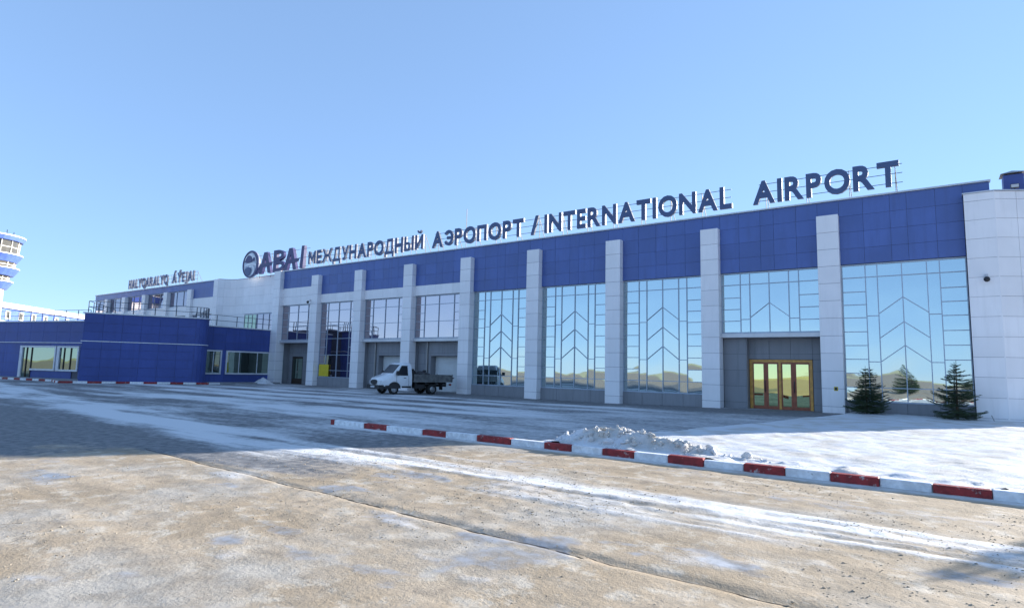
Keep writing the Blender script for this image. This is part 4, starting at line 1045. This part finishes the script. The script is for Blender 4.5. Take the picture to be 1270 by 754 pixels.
# bundle on the bed: a thing of its own
rs2 = np.random.RandomState(5)
n1, n2 = 26, 14; m = MB(); vv = []
for j in range(n2+1):
    for i in range(n1):
        a_ = 2*math.pi*i/n1; ph = math.pi/2*j/n2
        rr = 1+.25*(rs2.rand()-.5)
        vv.append((-3.9+1.25*math.cos(a_)*math.cos(ph)*rr, .05+.78*math.sin(a_)*math.cos(ph)*rr, .925+.52*math.sin(ph)*(1+.3*(rs2.rand()-.5))*(1+.25*math.cos(a_))))
m.add(vv, [(j*n1+i, j*n1+(i+1) % n1, (j+1)*n1+(i+1) % n1, (j+1)*n1+i) for j in range(n2) for i in range(n1)]+[tuple(range(n1-1, -1, -1))])
bd = m.build('tarpaulin_bundle', 'tarp', None, (0, 0, 0)); bd.location = TR.location; bd.rotation_euler = TR.rotation_euler
tag(bd, 'crumpled dark tarpaulin load lying on the truck bed', 'tarpaulin')
m = MB()
for k in range(3): m.bar((-3.4, -.3+.12*k, 1.35+.02*k), (-6.05, .1+.12*k, 1.02+.05*k), .09, .05, 0, (0, 0, 1))
pk = m.build('plank_stack', 'tarp', None, (0, 0, 0)); pk.location = TR.location; pk.rotation_euler = TR.rotation_euler
tag(pk, 'dark planks sticking out over the truck tailgate', 'planks')
def wreath(x, y, z, r):
    m = MB(); n = 18
    for k in range(n):
        a_, b_ = 2*math.pi*k/n, 2*math.pi*(k+1)/n
        m.bar((x, y+r*math.cos(a_), z+r*math.sin(a_)), (x, y+r*math.cos(b_), z+r*math.sin(b_)), .14, .16, 0, (1, 0, 0))
    return m
tyo = wreath(-2.62, .45, 1.30, .27).build('spare_tyre', 'tyre', None, (0, 0, 0)); tyo.location = TR.location; tyo.rotation_euler = TR.rotation_euler
tag(tyo, 'spare tyre leaning on the headboard of the truck bed', 'tyre')

# ------------------------------------------------------------------ spruces
def spruce(loc, hgt, seed, label, spread=.5, lean=0, ragged=1.0, dens=1.0):
    rs = np.random.RandomState(seed)
    t = thing('spruce_tree', label, 'tree', loc, 'young spruces on the lawn')
    m = MB(); n = 8
    lv_ = [(0, .055), (.35, .042), (.75, .018), (1.0, .004)]
    v = [(loc[0]+r*math.cos(2*math.pi*k/n)*hgt/2.3+lean*z*z, loc[1]+r*math.sin(2*math.pi*k/n)*hgt/2.3, loc[2]-.15+z*(hgt+.1)) for z, r in lv_ for k in range(n)]
    m.add(v, [(j*n+k, j*n+(k+1) % n, (j+1)*n+(k+1) % n, (j+1)*n+k) for j in range(3) for k in range(n)])
    m.build('trunk', 'bark', t, loc)
    V = []; F = []
    def twig(p, d, ln, wdt):
        """a flat spray of needles: thin triangles both sides and above"""
        d = d.normalized(); sd_ = d.cross(Vector((0, 0, 1)))
        if sd_.length < .1: sd_ = Vector((1, 0, 0))
        sd_.normalize(); upv = sd_.cross(d)
        k = max(4, int(ln/.022))
        for i in range(k):
            c = p+d*(ln*i/k)
            for ang in (rs.uniform(-.5, .5), math.pi+rs.uniform(-.5, .5), math.pi/2+rs.uniform(-.6, .6)):
                o = sd_*math.cos(ang)+upv*math.sin(ang)
                tip = c+o*wdt*rs.uniform(.7, 1.1)+d*wdt*.8
                n0 = len(V); b0 = d*.007
                V.extend([tuple(c-b0), tuple(c+b0+upv*.004), tuple(tip)]); F.append((n0, n0+1, n0+2))
    z = .10*hgt; base = Vector(loc)
    while z < hgt*.97:
        f = z/hgt; R0 = spread*hgt*.5*((1-f)**.78)*(1 if f > .14 else .75)+.03
        nb = int((7+4*(1-f)-1.5*(ragged-1))*dens)
        a0 = rs.uniform(0, 6.28)
        for k in range(nb):
            a_ = a0+6.283*k/nb+rs.uniform(-.25, .25); ln = R0*rs.uniform(1-.35*ragged, 1+.22*ragged)
            dr_ = Vector((math.cos(a_), math.sin(a_), rs.uniform(-.08, .22)+.75*max(0, f-.6)))
            p = base+Vector((lean*f*f, 0, z+rs.uniform(-.03, .03)))
            segs = max(2, int(ln/.075)); prev = p
            for s_ in range(segs):
                fr = (s_+1)/segs; q_ = p+dr_*ln*fr+Vector((0, 0, -.16*ln*math.sin(fr*2.4)+.05*ln*fr*fr))
                twig(prev, q_-prev, (q_-prev).length, .045)
                # side twigs
                if s_ > 0 or segs < 3:
                    for sg in (-1, 1):
                        sdv = Matrix.Rotation(sg*rs.uniform(.6, .95), 3, 'Z') @ (q_-prev)
                        twig(prev, sdv+Vector((0, 0, rs.uniform(-.02, .01))), ln*(.42*(1-fr)+.15)*rs.uniform(.7, 1.2), .042)
                prev = q_
        z += hgt*rs.uniform(.040, .060)*(1+.25*max(0, ragged-1))
    twig(base+Vector((lean, 0, hgt*.93)), Vector((0, 0, 1)), hgt*.08, .03)
    me = mesh_from('crown', [Vector(p)-Vector(loc) for p in V], F); me.materials.append(M['needles'])
    add('crown', me, None, t, loc); return t
spruce((-2.62, -.75, .07), 2.30, 3, 'bushy young spruce beside the entrance pillar', .88, 0, 1.1)
spruce((.78, -.95, .05), 2.62, 8, 'ragged young spruce beside the white end wall', .80, .05, 1.7)
spruce((6.65, -15.75, .05), 3.6, 15, 'taller spruce on the open snowy lawn near the striped kerb', 1.0, 0, .7, 1.5)

spruce((-2.35, -39.6, .0), 2.75, 21, 'broad spruce across the road, mirrored in the last glass bay near its middle', 1.0, 0, .5, 1.4)
spruce((3.35, -39.8, .0), 2.7, 27, 'slim spruce across the road, mirrored at the glass bay edge beside the end wall', .8, 0, .9, 1.4)
# ------------------------------------------------------------------ small wall items
def dome_cam(x, y, z, label):
    t = thing('security_camera', label, 'camera', (x, y, z), 'cameras on the terminal wall')
    m = MB(); m.box(x-.06, x+.06, y, y+.10, z+.10, z+.26); m.bar((x, y, z+.18), (x, y-.16, z+.12), .05, .05); m.build('bracket', 'cam_white', t, (x, y, z))
    bm = bmesh.new(); bmesh.ops.create_uvsphere(bm, u_segments=16, v_segments=10, radius=.12); me = bpy.data.meshes.new('dome')
    for p in bm.faces: p.smooth = True
    bm.to_mesh(me); bm.free(); me.materials.append(M['dark_metal']); add('dome', me, None, t, (x, y-.2, z))
dome_cam(2.12, -.07, 6.28, 'black dome camera on the white end wall')
dome_cam(-46.55, -.1, 7.55, 'black dome camera on a pillar by the annex')
yb = add('notice_board', box_mesh(1.35, .03, 1.05, 0, 'yellow', .01), None, None, (-44.7, .47, 1.38)); tag(yb, 'yellow board behind the tall glass bay near the truck', 'notice board')
ys = MB(); ys.box(-4.05, -3.87, -.006, -.001, 1.16, 1.36, 0); ys.box(-4.02, -3.90, -.009, -.0065, 1.19, 1.33, 1)
yo = ys.build('sticker', ['yellow', 'dark_metal'], None, (-3.95, -.005, 1.26)); tag(yo, 'small yellow square sticker on the pillar right of the entrance', 'sticker')
fl = thing('floodlight', 'small black floodlight on the end wall parapet by the roof vent', 'floodlight', (3.35, .42, 10.34))
m = MB(); m.box(3.2, 3.5, .36, .5, 10.40, 10.58); m.bar((3.35, .5, 10.35), (3.35, .5, 10.5), .03, .03); m.build('lamp_head', 'dark_metal', fl, (3.35, .4, 10.45))
m = MB(); m.box(3.22, 3.48, .345, .358, 10.42, 10.56); m.build('lens', 'lamp_glass', fl, (3.35, .35, 10.45))
for x, y, l in ((-3.25, -.35, 'short tilted steel stake in the snow beside the entrance pillar'), (2.1, -.5, 'short tilted steel stake in the snow at the white end wall')):
    m = MB(); m.bar((x, y, -.05), (x-.14, y+.03, .36), .035, .035); so_ = m.build('stake', 'zinc', None, (x, y, 0)); tag(so_, l, 'stake')
m = MB(); m.bar((-31.5, 4, 10.6), (-31.5, 4, 15.2), .03, .03); ma = m.build('antenna_mast', 'sign_steel', None, (-31.5, 4, 10.6)); tag(ma, 'thin antenna mast standing on the terminal roof', 'antenna')
